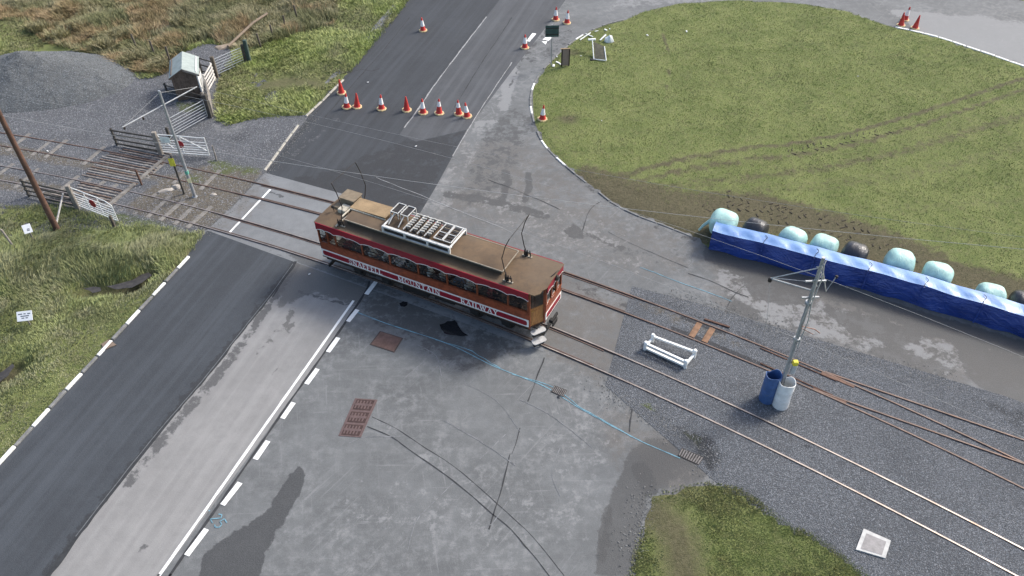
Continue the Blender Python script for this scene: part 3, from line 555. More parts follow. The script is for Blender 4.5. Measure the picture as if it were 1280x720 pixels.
# ------------------------------------------------------------------ kerbs
m_kw = plain('kerb_white', (.7, .7, .67), .8, var=.15, dirt=(.3, .29, .26)); m_kg = plain('kerb_grey', (.16, .16, .155), .9, var=.3); m_kc = plain('kerb_cream', (.36, .34, .29), .9, var=.25, dirt=(.15, .15, .12))
def kerb(px, name, colr, w=.14, h=.09, period=.915, skip=lambda i: False, off=0.):
    root = bpy.data.objects.new(name, None); col.objects.link(root); tag(root, kind='structure')
    L = smooth_line([Vector((*p, 0)) for p in W(px)], .05); acc = 0; start = L[0]; i = 0; prev = L[0]
    meshes = {}
    for p in L[1:]:
        acc += (p-prev).length; prev = p
        if acc >= period:
            d = (p-start).normalized(); r = Vector((-d.y, d.x, 0)); mt = colr(i)
            if mt is not None and not skip(i):
                if mt.name not in meshes:
                    b = MB(); b.bbox(-period/2+.012, -w/2, -.05, period/2-.012, w/2, h, .02); o = b.build('kerb_stone', mt, root); meshes[mt.name] = o.data
                else:
                    o = bpy.data.objects.new('kerb_stone', meshes[mt.name]); col.objects.link(o); o.parent = root
                mid = (start+p)/2+r*off; o.location = (mid.x, mid.y, random.uniform(-.015, .012)); o.rotation_euler = (random.uniform(-.03, .03), random.uniform(-.01, .01), math.atan2(d.y, d.x)+random.uniform(-.01, .01))
            start = p; acc = 0; i += 1
    return root
kerb([(237, 321), (5, 574.5), (-140, 733)], 'left_kerb', lambda i: m_kw if i % 2 == 0 else m_kg, off=-.02)
kerb([(331, 214), (375, 154.5), (405, 124.5), (440, 89.5)], 'far_left_kerb', lambda i: m_kc, h=.07, skip=lambda i: i in (5, 11))
kerb(FIELD_KERB, 'field_kerb', lambda i: m_kw if i in (4, 12, 15, 19, 21) else m_kg, w=.12, h=.05, skip=lambda i: i % 7 == 3)
kerb(FIELD_TOP[1:6], 'far_right_kerb', lambda i: m_kw, w=.2, h=.06)

# ------------------------------------------------------------------ railway tracks
EA = np.array([.8877, -.4604]); EN = np.array([.4604, .8877])
def fit_track(near, far, deg, lo=-30, hi=26):
    pts = []
    for q, s in ((near, .533), (far, -.533)):
        q = np.array(q); pts.append(np.column_stack([q@EA, q@EN+s]))
    pts = np.concatenate(pts); cf = np.polyfit(pts[:, 0], pts[:, 1], deg); a0, a1 = pts[:, 0].min(), pts[:, 0].max(); dp = np.polyder(cf)
    def f(s):
        sc = min(max(s, a0), a1); n = np.polyval(cf, sc)+np.polyval(dp, sc)*(s-sc); dn = np.polyval(dp, sc)
        p = EA*s+EN*n; d = EA+EN*dn; d /= np.linalg.norm(d); return Vector((p[0], p[1], 0)), Vector((d[0], d[1], 0)), Vector((-d[1], d[0], 0))
    return f, a0, a1
NEAR, n0, n1 = fit_track([(-26.99, 35.44), (-19.9, 32.99), (-13.68, 30.75), (-12.23, 29.98), (-8.0, 28.09), (1.2, 23.04), (4.59, 20.77), (7.21, 19.06), (9.0, 17.66), (15.26, 13.19)],
                         [(-27.58, 36.72), (-20.38, 34.38), (-12.49, 31.16), (-9.02, 29.56), (1.41, 24.16), (9.55, 18.71), (12.92, 16.29), (16.64, 13.4)], 3)
FAR, f0, f1 = fit_track([(-28.58, 38.88), (-22.43, 36.83), (-17.18, 35.13), (-13.05, 33.62), (-9.54, 32.26), (1.52, 26.85), (5.15, 24.67), (7.82, 22.88), (9.86, 21.43), (12.5, 19.84), (15.18, 17.7), (17.75, 15.9)],
                        [(-28.75, 40.06), (-22.87, 38.01), (-18.43, 36.5), (-13.3, 34.75), (-9.71, 33.27), (2.28, 27.54), (4.94, 25.89), (10.12, 22.52), (13.05, 20.7), (15.34, 19.08), (18.23, 16.75)], 3)
DIV, d0, d1 = fit_track([(11.07, 20.74), (12.5, 19.9), (14.78, 18.75), (16.85, 17.53), (18.26, 16.81)], [(11.35, 21.8), (13.05, 20.8), (14.72, 19.85), (18.7, 17.73)], 1)
def sof(x_px, y_px): p = G(x_px, y_px); return float(np.array([p.x, p.y])@EA)
m_rust = plain('rail_rust', (.085, .045, .03), .85, var=.4, sc=3); m_steel = plain('rail_top', (.13, .09, .072), .6, .25, var=.3, sc=2, dirt=(.16, .075, .04)); m_steel2 = plain('rail_top_bright', (.27, .235, .21), .42, .5, var=.25, sc=2, dirt=(.2, .1, .06))
m_slp = plain('sleeper_old', (.18, .168, .15), .95, var=.35, sc=5, dirt=(.08, .07, .05)); m_slpn = plain('sleeper_new', (.2, .115, .068), .9, var=.3, sc=5)
def railpath(f, s0, s1, off, z, step=.5):
    n = max(2, int(abs(s1-s0)/step)); out = []
    for i in range(n+1):
        p, d, r = f(s0+(s1-s0)*i/n); out.append(p+r*off+Vector((0, 0, z)))
    return out
def sweep(b, pts, prof):
    n = len(pts); k = len(prof); base = len(b.v)
    for i, p in enumerate(pts):
        d = (pts[min(i+1, n-1)]-pts[max(i-1, 0)]); d.z = 0; d.normalize(); r = Vector((-d.y, d.x, 0))
        for o, z in prof: b.v.append(tuple(p+r*o+Vector((0, 0, z))))
    for i in range(n-1):
        for j in range(k):
            b.f.append([base+i*k+j, base+(i+1)*k+j, base+(i+1)*k+(j+1) % k, base+i*k+(j+1) % k]); b.m.append(0)
RP = [(-.055, -.06), (-.055, -.045), (-.012, -.03), (-.012, .0), (-.034, .008), (-.034, .04), (.034, .04), (.034, .008), (.012, .0), (.012, -.03), (.055, -.045), (.055, -.06)]
TP = [(-.029, .0), (-.029, .0435), (.029, .0435), (.029, .0)]
def make_rail(f, s0, s1, off, parent, top=m_steel, z=.02):
    pts = railpath(f, s0, s1, off, z); b = MB(); sweep(b, pts, RP); o = b.build('rail', m_rust, parent)
    b = MB(); sweep(b, [p+Vector((0, 0, .001)) for p in pts], TP); b.build('running_surface', top, o); return o
XL, XR = sof(258, 288), sof(800, 416)
def track(name, label, f, s0, s1, sleepers, top, check=True):
    root = empty(name, (0, 0, 0), 0, label, 'railway track')
    for sg in (-1, 1): make_rail(f, s0, s1, sg*.5665, root, top)
    if check:
        for sg in (-1, 1):
            b = MB(); sweep(b, railpath(f, XL, XR-1, sg*.455, .02), [(-.02, -.03), (-.02, .012), (.02, .012), (.02, -.03)]); b.build('check_rail', m_steel, root)
            b = MB(); sweep(b, railpath(f, XL, XR-.5, sg*.507, .0172), [(-.03, 0), (-.03, .002), (.03, .002), (.03, 0)]); b.build('flangeway', m_crack, root)
    meshd = None
    for s in sleepers:
        p, d, r = f(s)
        if meshd is None: b = MB(); b.bbox(-.12, -.95, -.08, .12, .95, .045, .015); o = b.build('sleeper', m_slp, root); meshd = o.data
        else: o = bpy.data.objects.new('sleeper', meshd); col.objects.link(o); o.parent = root
        o.location = p+Vector((0, 0, random.uniform(-.035, .006))); o.rotation_euler = (0, 0, math.atan2(d.y, d.x)+random.uniform(-.04, .04))
    return root
S0, S1 = n0-8, n1+6
near_t = track('railway_track', 'nearer railway track that the red and brown tramcar stands on', NEAR, S0, S1, [s for s in np.arange(n0-1, XL-.4, .82)], m_steel2)
far_t = track('railway_track', 'farther railway track that passes behind the tramcar', FAR, f0-8, f1+6, [s for s in np.arange(f0-1, XL-1.8, .82)], m_steel)
# siding that leaves the far track
SW = sof(1047, 472)
sid = empty('railway_siding', (0, 0, 0), 0, 'rusty siding rails leaving the far track at a turnout beside the blue barrier', 'railway track')
for sg in (-1, 1): make_rail(DIV, d0+1.2, d1+8, sg*.5665, sid, m_steel, z=.024)
for sg, f in ((-1, FAR), (1, FAR)):
    p, d, r = f(SW); b = MB()
    M = Matrix.Translation(p+r*sg*.5+Vector((0, 0, .03))) @ Matrix.Rotation(math.atan2(d.y, d.x), 4, 'Z'); b.bbox(-.7, -.09, -.02, .6, .09, .028, .01, M); b.build('switch_plate', plain('plate_rust', (.14, .08, .055), .8, var=.3), sid)
# two fresh timbers in the open pit of the far track
for u, v in ((871, 409), (886, 418)):
    s = sof(u, v); p, d, r = FAR(s); b = MB(); b.bbox(-.13, -.48, -.02, .13, .48, .055, .015); o = b.build('sleeper', m_slpn, far_t); o['label'] = 'pale brown bare timber sleeper in the open pit'; o.location = p+Vector((0, 0, .0)); o.rotation_euler = (0, 0, math.atan2(d.y, d.x))
for off, (ua, va), (ub, vb) in ((.42, (852, 392), (905, 420)), (-.38, (842, 405), (1010, 485))):
    s_a, s_b = sof(ua, va), sof(ub, vb); b = MB(); sweep(b, railpath(FAR, s_a, s_b, off, .03), [(-.07, -.01), (-.09, .004), (.09, .004), (.07, -.01)]); b.build('pit_edge', m_crack, far_t)
for a_, b_ in (((950, 436), (1045, 477)), ((950, 455), (1040, 495))):   # rusty guard bars by the turnout
    b = MB(); b.beam(G(*a_)+Vector((0, 0, .045)), G(*b_)+Vector((0, 0, .045)), .05, .05); b.build('guard_bar', m_rust, far_t)
b = MB(); b.bbox(-.55, -.05, 0, .55, .05, .05, .01, Matrix.Translation(G(896, 405)+Vector((0, 0, .03))) @ Matrix.Rotation(math.atan2(-.46, .888), 4, 'Z')); b.build('joint_bar', m_rust, far_t)

# ------------------------------------------------------------------ the tramcar
TX, TY, TYAW = -7.8733, 28.5934, -.479
tram = empty('tramcar', (TX, TY, .03), TYAW, 'red white and varnished wood single deck tramcar standing on the level crossing', 'tramcar')
def wood(name, c, sc=1.):
    if name in MC: return MC[name]
    t = NT(name); v = t.map((2*sc, 14*sc, 3*sc), 0, t.obj()); g = t.noise(2.2, 6, .65, v, .6); h = t.noise(1.2, 3, .5, t.obj())
    cc = t.mix(t.ramp(g, .3, .7), tuple(x*.62 for x in c), tuple(x*1.3 for x in c)); cc = t.mix(t.ramp(h, .4, .75, 0, .4), cc, tuple(x*.6 for x in c))
    t.bump(g, .08, .01); MC[name] = t.fin(cc, .32, 0, .5); return MC[name]
m_teak = wood('teak_varnish', (.25, .06, .025)); m_teakd = wood('teak_post', (.20, .05, .018)); m_oak = wood('door_wood', (.32, .145, .045))
m_crim = plain('crimson_paint', (.24, .011, .022), .35, var=.15, sc=2, dirt=(.10, .012, .018)); m_white = plain('cream_white_paint', (.74, .72, .68), .5, var=.08, dirt=(.5, .47, .43)); m_letter = plain('letter_white', (.78, .76, .72), .6, var=.05)
m_blk = plain('under_black', (.014, .013, .012), .7, var=.4); m_gear = plain('gear_iron', (.035, .03, .027), .6, .4, var=.4); m_dkint = plain('interior_wood', (.06, .032, .02), .7, var=.3)
t = NT('roof_canvas'); v = t.obj(); a1 = t.noise(.9, 6, .65, v); a2 = t.noise(6, 6, .7, v); a3 = t.noise(.35, 3, .5, v)
cc = t.mix(t.ramp(a1, .3, .7), (.098, .066, .04), (.15, .1, .057)); cc = t.mix(t.ramp(a2, .45, .75, 0, .5), cc, (.062, .05, .038)); cc = t.mix(t.ramp(a3, .45, .65, 0, .5), cc, (.115, .09, .065))
t.bump(a2, .2, .01); m_roof = t.fin(cc, .75, 0, .3)
t = NT('window_glass'); gl = t.n.new('ShaderNodeBsdfGlossy'); gl.inputs['Roughness'].default_value = .03; tr_ = t.n.new('ShaderNodeBsdfTransparent'); tr_.inputs[0].default_value = (.84, .86, .86, 1)
mx = t.n.new('ShaderNodeMixShader'); lw = t.n.new('ShaderNodeLayerWeight'); lw.inputs[0].default_value = .5; t.l.new(t.math('ADD', t.math('MULTIPLY', t.math('POWER', lw.outputs['Facing'], 4.), .7), .05), mx.inputs[0]); t.l.new(tr_.outputs[0], mx.inputs[1]); t.l.new(gl.outputs[0], mx.inputs[2]); t.l.new(mx.outputs[0], t.out.inputs[0]); m_glass = t.m
HW = 1.09; ZB, ZP, ZW, ZF, ZR = 1.02, 1.40, 1.84, 2.56, 2.89
X0, X1, XE = -.12, 10.17, 10.62             # near side wall from X0 to X1; front end panel at XE
YD = -.42                                    # end panel starts here; the door stands on the slanting corner
# footprint of the body: front right corner on the near side and rear corner on the far side are cut by the doors
FP = [(X0, -HW), (X1, -HW), (XE, YD), (XE, HW), (X0+.45, HW), (X0-.0, -YD)]
def wallseg(i): return Vector((*FP[i], 0)), Vector((*FP[(i+1) % 6], 0))
def wall_panel(b, A, B, z0, z1, th=.05, out=0., trim=0.):
    d = (B-A).normalized(); n = Vector((d.y, -d.x, 0)); A = A+d*trim; B = B-d*trim
    P = [A+n*out, B+n*out, B+n*(out-th), A+n*(out-th)]
    b.add([p+Vector((0, 0, z0)) for p in P]+[p+Vector((0, 0, z1)) for p in P], [(3, 2, 1, 0), (4, 5, 6, 7), (0, 1, 5, 4), (1, 2, 6, 5), (2, 3, 7, 6), (3, 0, 4, 7)])
b = MB(); b.prism([(x*.999+.003, y*.995) for x, y in FP], .94, 1.0); b.build('floor', m_dkint, tram)
def rrect(b, A, B, z0, z1, r, out, th):
    """rounded band on a wall"""
    d = (B-A).normalized(); n = Vector((d.y, -d.x, 0)); L = (B-A).length; pl = []
    for cx, cz, a0 in ((L-r, z0+r, -90), (L-r, z1-r, 0), (r, z1-r, 90), (r, z0+r, 180)):
        for k in range(5): a = R(a0+k*22.5); pl.append((cx+r*math.cos(a), cz+r*math.sin(a)))
    M = Matrix((( d.x, 0, n.x, A.x), (d.y, 0, n.y, A.y), (0, 1, 0, 0), (0, 0, 0, 1)))
    b.prism(pl, out-th, out, M)
SIDES = {0: 'side', 3: 'side', 2: 'end', 5: 'end'}
# letters (thick and thin strokes with serifs), unit cap height 1
def arc(cx, cy, rx, ry, a0, a1, n=8): return [(cx+rx*math.cos(R(a0+(a1-a0)*i/n)), cy+ry*math.sin(R(a0+(a1-a0)*i/n))) for i in range(n+1)]
TK, TN, SF = .2, .1, .085
LET = {'S': (.62, [(arc(.31, .74, .23, .22, 30, 270, 8)+arc(.31, .27, .25, .23, 90, -150, 8), .13), ([(.52, .72), (.54, .97)], TN), ([(.06, .28), (.05, .03)], TN)]),
       'N': (.84, [([(.14, 0), (.14, 1)], TN), ([(.12, 1), (.70, 0)], TK), ([(.70, 0), (.70, 1)], TN), ([(0, .03), (.28, .03)], SF), ([(0, .97), (.2, .97)], SF), ([(.56, .97), (.84, .97)], SF)]),
       'A': (.82, [([(.10, 0), (.41, 1)], TN), ([(.40, 1), (.70, 0)], TK), ([(.2, .34), (.6, .34)], TN), ([(-.02, .03), (.24, .03)], SF), ([(.54, .03), (.86, .03)], SF)]),
       'E': (.68, [([(.16, 0), (.16, 1)], TK), ([(0, .97), (.6, .97)], SF), ([(0, .03), (.64, .03)], SF), ([(.16, .51), (.46, .51)], SF), ([(.58, 1), (.58, .76)], TN), ([(.62, 0), (.62, .26)], TN), ([(.46, .38), (.46, .64)], TN)]),
       'F': (.64, [([(.16, 0), (.16, 1)], TK), ([(0, .97), (.6, .97)], SF), ([(0, .03), (.34, .03)], SF), ([(.16, .51), (.46, .51)], SF), ([(.58, 1), (.58, .74)], TN), ([(.46, .38), (.46, .64)], TN)]),
       'L': (.64, [([(.16, 0), (.16, 1)], TK), ([(0, .97), (.34, .97)], SF), ([(0, .03), (.6, .03)], SF), ([(.58, 0), (.58, .28)], TN)]),
       'M': (.98, [([(.14, 0), (.14, 1)], TN), ([(.12, 1), (.48, .08)], TK), ([(.48, .08), (.82, 1)], TN), ([(.82, 0), (.82, 1)], TK), ([(0, .03), (.28, .03)], SF), ([(.66, .03), (.98, .03)], SF), ([(0, .97), (.2, .97)], SF), ([(.78, .97), (.98, .97)], SF)]),
       'O': (.80, [(arc(.39, .5, .30, .45, -70, 70, 8), .10), (arc(.41, .5, .30, .45, 110, 250, 8), TK), (arc(.40, .5, .3, .45, 60, 120, 4), TN), (arc(.40, .5, .3, .45, 240, 300, 4), TN)]),
       'U': (.82, [([(.16, 1), (.16, .35)]+arc(.42, .33, .26, .29, 180, 300, 6), .15), ([(.55, .08)]+arc(.42, .33, .26, .29, 320, 360, 2)+[(.68, 1)], TN), ([(0, .97), (.34, .97)], SF), ([(.54, .97), (.82, .97)], SF)]),
       'T': (.74, [([(.37, 0), (.37, 1)], TK), ([(.04, .97), (.7, .97)], SF), ([(.06, 1), (.06, .74)], TN), ([(.68, 1), (.68, .74)], TN), ([(.2, .03), (.54, .03)], SF)]),
       'I': (.40, [([(.2, 0), (.2, 1)], TK), ([(.02, .97), (.38, .97)], SF), ([(.02, .03), (.38, .03)], SF)]),
       'R': (.78, [([(.16, 0), (.16, 1)], TK), ([(.1, .97), (.38, .97)]+arc(.38, .73, .2, .24, 90, -90, 8)+[(.16, .49)], .1), ([(.36, .5), (.68, .03)], TK), ([(0, .97), (.2, .97)], SF), ([(0, .03), (.34, .03)], SF), ([(.6, .03), (.8, .03)], SF)]),
       'W': (1.12, [([(.1, 1), (.34, 0)], TK), ([(.34, 0), (.56, .95)], TN), ([(.54, 1), (.78, 0)], TK), ([(.78, 0), (1.0, 1)], TN), ([(-.02, .97), (.26, .97)], SF), ([(.42, .97), (.68, .97)], SF), ([(.88, .97), (1.12, .97)], SF)]),
       'Y': (.80, [([(.12, 1), (.4, .46)], TK), ([(.4, .46), (.68, 1)], TN), ([(.4, .48), (.4, 0)], TK), ([(0, .97), (.28, .97)], SF), ([(.54, .97), (.8, .97)], SF), ([(.24, .03), (.56, .03)], SF)])}
def write(text, x0, x1, z0, h, y, parent, name='lettering', face=-1):
    wd = sum(LET[c][0]+.12 for c in text)-.12; sx = (x1-x0)/wd; x = x0; b = MB(); k = 0
    for c in text:
        w, S = LET[c]
        for pts, th in S:
            k += 1
            for p, q in zip(pts[:-1], pts[1:]):
                A = Vector((x+p[0]*sx, 0, z0+p[1]*h)); B = Vector((x+q[0]*sx, 0, z0+q[1]*h)); d = (B-A)
                if d.length < 1e-6: continue
                d.normalize(); n = Vector((-d.z, 0, d.x)); t2 = th*h/2; e = d*t2*.35 if len(pts) > 2 else d*0
                yy = y-.004-.0004*(k % 7)
                P = [A-e-n*t2, B+e-n*t2, B+e+n*t2, A-e+n*t2]
                b.add([Vector((v.x, yy, v.z)) for v in P], [(0, 1, 2, 3)])
        x += (w+.12)*sx
    return b.build(name, m_letter, parent)
for i, knd in SIDES.items():
    A, B = wallseg(i)
    b = MB(); wall_panel(b, A, B, ZP, ZW, .06, 0); up = b.build('waist_panel', m_teak, tram)
    b = MB(); wall_panel(b, A, B, ZB, ZP, .06, .004); lp = b.build('lower_panel', m_white, tram)
    d = (B-A).normalized()
    b = MB(); rrect(b, A+d*.07, B-d*.07, ZB+.06, ZP-.055, .09, .0085, .006); band = b.build('crimson_band', m_crim, lp)
    b = MB(); wall_panel(b, A, B, ZW-.035, ZW+.012, .09, .022); b.build('window_sill', m_teakd, tram)
    b = MB(); wall_panel(b, A, B, ZP-.006, ZP+.018, .07, .014); b.build('moulding', m_white, tram)
    if i == 0:
        for word, xa, xb in (('SNAEFELL', 1.36, 3.10), ('MOUNTAIN', 3.92, 6.02), ('RAILWAY', 7.02, 8.78)):
            write(word, xa, xb, ZB+.075, .25, -HW-.0085, lp)
    # number plates / windows
POSTS = [X0+.03, .38, .8, 2.2, 3.61, 5.02, 6.42, 7.83, 9.24, X1-.03]
def scallop(L0, L1, cuts, z_lo, z_hi):
    """lower edge of the valance: an arch over each bay with a small cusp in the middle"""
    pts = []
    for a, c in zip(cuts[:-1], cuts[1:]):
        n = 10
        for k in range(n):
            t_ = k/n; u = abs(2*t_-1); z = z_lo+(z_hi-z_lo)*(1-u**3.2)-.035*max(0, 1-u*5)
            pts.append((a+(c-a)*t_, z))
    pts.append((cuts[-1], z_lo)); return pts
def valance(A, B, cuts, parent):
    d = (B-A).normalized(); n = Vector((d.y, -d.x, 0)); L = (B-A).length
    M = Matrix(((d.x, 0, n.x, A.x), (d.y, 0, n.y, A.y), (0, 1, 0, 0), (0, 0, 0, 1)))
    low = scallop(0, L, cuts, ZF-.05, ZF+.05); poly = low+[(L, ZR+.02), (0, ZR+.02)]
    b = MB(); b.prism(poly, .025, .06, M); v = b.build('valance', m_crim, parent)
    b = MB()
    for p, q in zip(low[:-1], low[1:]):
        b.beam(M @ Vector((p[0], p[1], .04)), M @ Vector((q[0], q[1], .04)), .045, .03, up=(0, 0, 1))
    b.build('valance_edging', m_white, v)
    b = MB(); b.beam(M @ Vector((0, ZR-.005, .062)), M @ Vector((L, ZR-.005, .062)), .02, .02); b.build('valance_trim', m_crim, v)
for i in (0, 3):
    A, B = wallseg(i); L = (B-A).length; d = (B-A).normalized()
    xs_ = [p-X0 for p in POSTS] if i == 0 else [L-(XE-p) if False else (p-X0) for p in POSTS]
    xs_ = [x*L/(X1-X0) for x in xs_]
    for k, x in enumerate(xs_):
        b = MB(); c = A+d*x; n = Vector((d.y, -d.x, 0)); w = .055 if 0 < k < 9 and k != 1 else .06
        b.beam(c-n*.025+Vector((0, 0, ZW)), c-n*.025+Vector((0, 0, ZR)), w, .07); b.build('window_post', m_teakd, tram)
    for k, (xa, xb) in enumerate(zip(xs_[:-1], xs_[1:])):
        b = MB(); wall_panel(b, A+d*(xa+.03), A+d*(xb-.03), ZW+.0, ZR-.03, .006, -.03); pane = b.build('window_pane', m_glass, tram)
        if i == 0:
            b = MB()
            for z in (ZW+.14, ZW+.32): wall_panel(b, A+d*(xa+.03), A+d*(xb-.03), z, z+.03, .02, -.055)
            b.build('window_bars', m_dkint, pane)
    cuts = [0]+[x for x in xs_[2:-1]]+[L]
    if i == 3: cuts = sorted(cuts)
    valance(A, B, cuts, tram)
for i in (2, 5):                               # the two ends: three windows each
    A, B = wallseg(i); L = (B-A).length; d = (B-A).normalized(); n = Vector((d.y, -d.x, 0))
    xe = [.04, L*.36, L*.68, L-.04]
    for x in xe:
        b = MB(); c = A+d*x-n*.03; b.beam(c+Vector((0, 0, ZW)), c+Vector((0, 0, ZR)), .075, .07); b.build('window_post', m_teakd, tram)
    for xa, xb in zip(xe[:-1], xe[1:]):
        b = MB(); wall_panel(b, A+d*(xa+.035), A+d*(xb-.035), ZW, ZR-.03, .006, -.03); b.build('window_pane', m_glass, tram)
    valance(A, B, [0, L*.36, L*.68, L], tram)
for i in (1, 4):                               # slanting corner doors
    A, B = wallseg(i); d = (B-A).normalized(); n = Vector((d.y, -d.x, 0)); L = (B-A).length
    b = MB()
    for c in (A+d*.05, B-d*.05): b.beam(c-n*.04+Vector((0, 0, ZB-.12)), c-n*.04+Vector((0, 0, ZR)), .09, .08)
    b.build('door_post', m_teakd, tram)
    b = MB(); wall_panel(b, A+d*.1, B-d*.1, ZB-.08, ZW+.1, .04, -.03); dr = b.build('door', m_oak, tram)
    b = MB(); wall_panel(b, A+d*.17, B-d*.17, ZB+.06, ZW-.06, .03, -.022); b.build('door_panel', wood('door_panel_wood', (.36, .17, .055)), dr)
    b = MB(); b.beam(A+d*.14+n*.0+Vector((0, 0, ZW-.02)), A+d*.26+n*.0+Vector((0, 0, ZW-.02)), .025, .02); b.build('door_handle', plain('brass', (.5, .35, .12), .35, .9), dr)
    b = MB(); wall_panel(b, A+d*.1, B-d*.1, ZW+.1, ZR-.2, .006, -.045); b.build('window_pane', m_glass, dr)
# roof
def arch(y, c=.07): return c*(1-(y/1.16)**2)
b = MB(); ny_ = 12; ROOF = []
def xends(y):
    # front edge straight across with a clipped near corner; rear the same turned round
    xf = 10.52 if y > -.95 else 10.52-(-.95-y)*1.0; xr = -.16 if y < .95 else -.16+(y-.95)*1.0
    return xr, xf
ysr = np.linspace(-1.12, 1.12, ny_+1)
V = []
for z_ in (0, -.035):
    for y in ysr:
        xr, xf = xends(y); xf2 = xf+.18*(1 if y > -.6 else .4); 
        for k in range(9): V.append((xr-.02+(xf2-xr+.02)*k/8, y, ZR+.012+arch(y)+z_))
Fq = []; n9 = 9; N = n9*(ny_+1)
for j in range(ny_):
    for k in range(8):
        a = j*n9+k; Fq.append((a, a+1, a+n9+1, a+n9)); Fq.append((N+a, N+a+n9, N+a+n9+1, N+a+1))
for k in range(8):
    Fq.append((k+1, k, N+k, N+k+1)); a = ny_*n9+k; Fq.append((a, a+1, N+a+1, N+a))
for j in range(ny_):
    a = j*n9; Fq.append((a, a+n9, N+a+n9, N+a)); a = j*n9+8; Fq.append((a+n9, a, N+a, N+a+n9))
b.add(V, Fq); roof = b.build('roof', m_roof, tram, smooth=True)
b = MB()
for x in (2.1, 4.2, 6.3, 8.4):                 # canvas laps on the roof
    for y0, y1 in ((-1.12, -.7), (.7, 1.12)): b.beam((x, y0, ZR+.02+arch(y0)), (x, y1, ZR+.02+arch(y1)), .03, .008)
b.build('roof_lap', m_roof, roof)
# raised deck
b = MB(); b.box(1.25, -.62, ZR+.04, 8.72, .62, ZR+.30); b.build('raised_deck_wall', plain('deck_side', (.05, .042, .032), .8), roof)
V = []; b = MB()
for z_ in (0, -.025):
    for y in np.linspace(-.70, .70, 9):
        for x in (1.18, 3.05, 5, 6.9, 8.82): V.append((x, y, ZR+.325+.05*(1-(y/.7)**2)+z_))
Fq = []
for j in range(8):
    for k in range(4):
        a = j*5+k; Fq.append((a, a+1, a+6, a+5)); Fq.append((45+a, 45+a+5, 45+a+6, 45+a+1))
for k in range(4): Fq.append((k+1, k, 45+k, 45+k+1)); a = 40+k; Fq.append((a, a+1, 46+a, 45+a))
for j in range(8): a = j*5; Fq.append((a, a+5, a+50, a+45)); a = j*5+4; Fq.append((a+5, a, a+45, a+50))
b.add(V, Fq); deck = b.build('raised_deck', m_roof, roof, smooth=True)
m_pale = plain('deck_edge', (.30, .26, .2), .7, var=.2, dirt=(.2, .17, .13))
b = MB(); zt = ZR+.318
for p, q in (((1.17, -.71), (8.83, -.71)), ((8.83, -.71), (8.83, .71)), ((8.83, .71), (1.17, .71)), ((1.17, .71), (1.17, -.71))): b.beam((*p, zt), (*q, zt), .028, .045)
b.build('deck_edging', m_pale, roof)
# roof clutter at the rear: hatch boxes, lid, blower
m_tan = plain('tan_board', (.27, .19, .105), .85, var=.2, sc=2, dirt=(.24, .17, .09)); m_drab = plain('drab_box', (.19, .15, .1), .8, var=.2, dirt=(.15, .12, .08)); m_crm = plain('cream_box', (.46, .42, .33), .7, var=.2, dirt=(.25, .21, .15))
b = MB(); b.bbox(.18, .38, ZR+.03, .92, 1.0, ZR+.44, .02); b.build('roof_box', m_drab, tram)
b = MB(); b.bbox(.14, .34, ZR+.44, .96, 1.04, ZR+.47, .01); b.build('box_lid', m_drab, tram)
b = MB(); b.bbox(.42, -.18, ZR+.03, .82, .30, ZR+.26, .02); b.build('roof_box', m_crm, tram)
b = MB(); b.bbox(.06, .0, ZR+.03, .36, .36, ZR+.16, .02); b.build('roof_box', m_drab, tram)
b = MB(); b.tube([(.95, -.25, ZR+.18), (.95, .28, ZR+.18)], .12, 12); b.tube([(1.08, -.1, ZR+.14), (1.08, .2, ZR+.14)], .07, 8); b.build('roof_motor', plain('motor_brown', (.13, .085, .05), .7, .3, var=.4), tram)
b = MB(); M = Matrix.Translation((1.0, -.02, ZR+.40)) @ Matrix.Rotation(R(-1.5), 4, 'Y'); b.bbox(0, 0, 0, 1.86, .80, .035, .008, M); lid = b.build('plywood_lid', m_tan, tram)
b = MB(); b.bbox(1.0, -.06, ZR+.345, 2.86, -.02, ZR+.42, .005); b.build('lid_rail', m_crm, lid)
b = MB(); b.bbox(1.0, -.66, ZR+.335, 1.06, .02, ZR+.40, .01); b.bbox(.9, -1.02, ZR+.05, .96, -.3, ZR+.1, .01); b.build('roof_batten', m_crm, tram)
b = MB(); b.tube([(.25, -.2, ZR+.07), (.22, -.2, ZR+.3)], .015, 6); b.lathe([(.02, 0), (.07, .02), (.08, .07), (.05, .11), (0.01, .12)], 10, Matrix.Translation((.22, -.2, ZR+.28))); b.build('roof_whistle', m_blk, tram)
# resistance rack
rack = empty('resistor_rack', (0, 0, 0)); rack.parent = tram
m_rk = plain('rack_grey', (.56, .56, .53), .6, .2, var=.12, dirt=(.33, .31, .27)); m_res = plain('resistor_dark', (.03, .028, .027), .7, .3, var=.4); m_por = plain('porcelain', (.6, .57, .5), .4)
zr = ZR+.36; RX0, RX1, RY0, RY1 = 3.12, 6.42, -.66, .72
b = MB()
b.bbox(RX0, RY0-.04, zr+.20, RX1, RY0+.06, zr+.27, .01); b.bbox(RX0, RY0+.10, zr+.16, RX1, RY0+.16, zr+.21, .01); b.bbox(RX0, RY1-.06, zr+.20, RX1, RY1, zr+.27, .01)
b.bbox(RX0, RY0-.05, zr-.05, RX1, RY0+.03, zr-.0, .01)
for x in (RX0, 4.2, 5.3, RX1-.09): b.bbox(x, RY0-.05, zr-.0, x+.09, RY0+.05, zr+.2, .01); b.bbox(x, RY1-.06, zr-.03, x+.09, RY1, zr+.2, .01)
for x in (RX0, RX1-.08): b.bbox(x, RY0+.06, zr+.21, x+.08, RY1-.06, zr+.26, .01)
b.build('rack_frame', m_rk, rack)
b = MB(); b.box(RX0+.05, RY0+.02, zr-.02, RX1-.05, RY0+.05, zr+.19); b.build('rack_shadow_panel', m_res, rack)
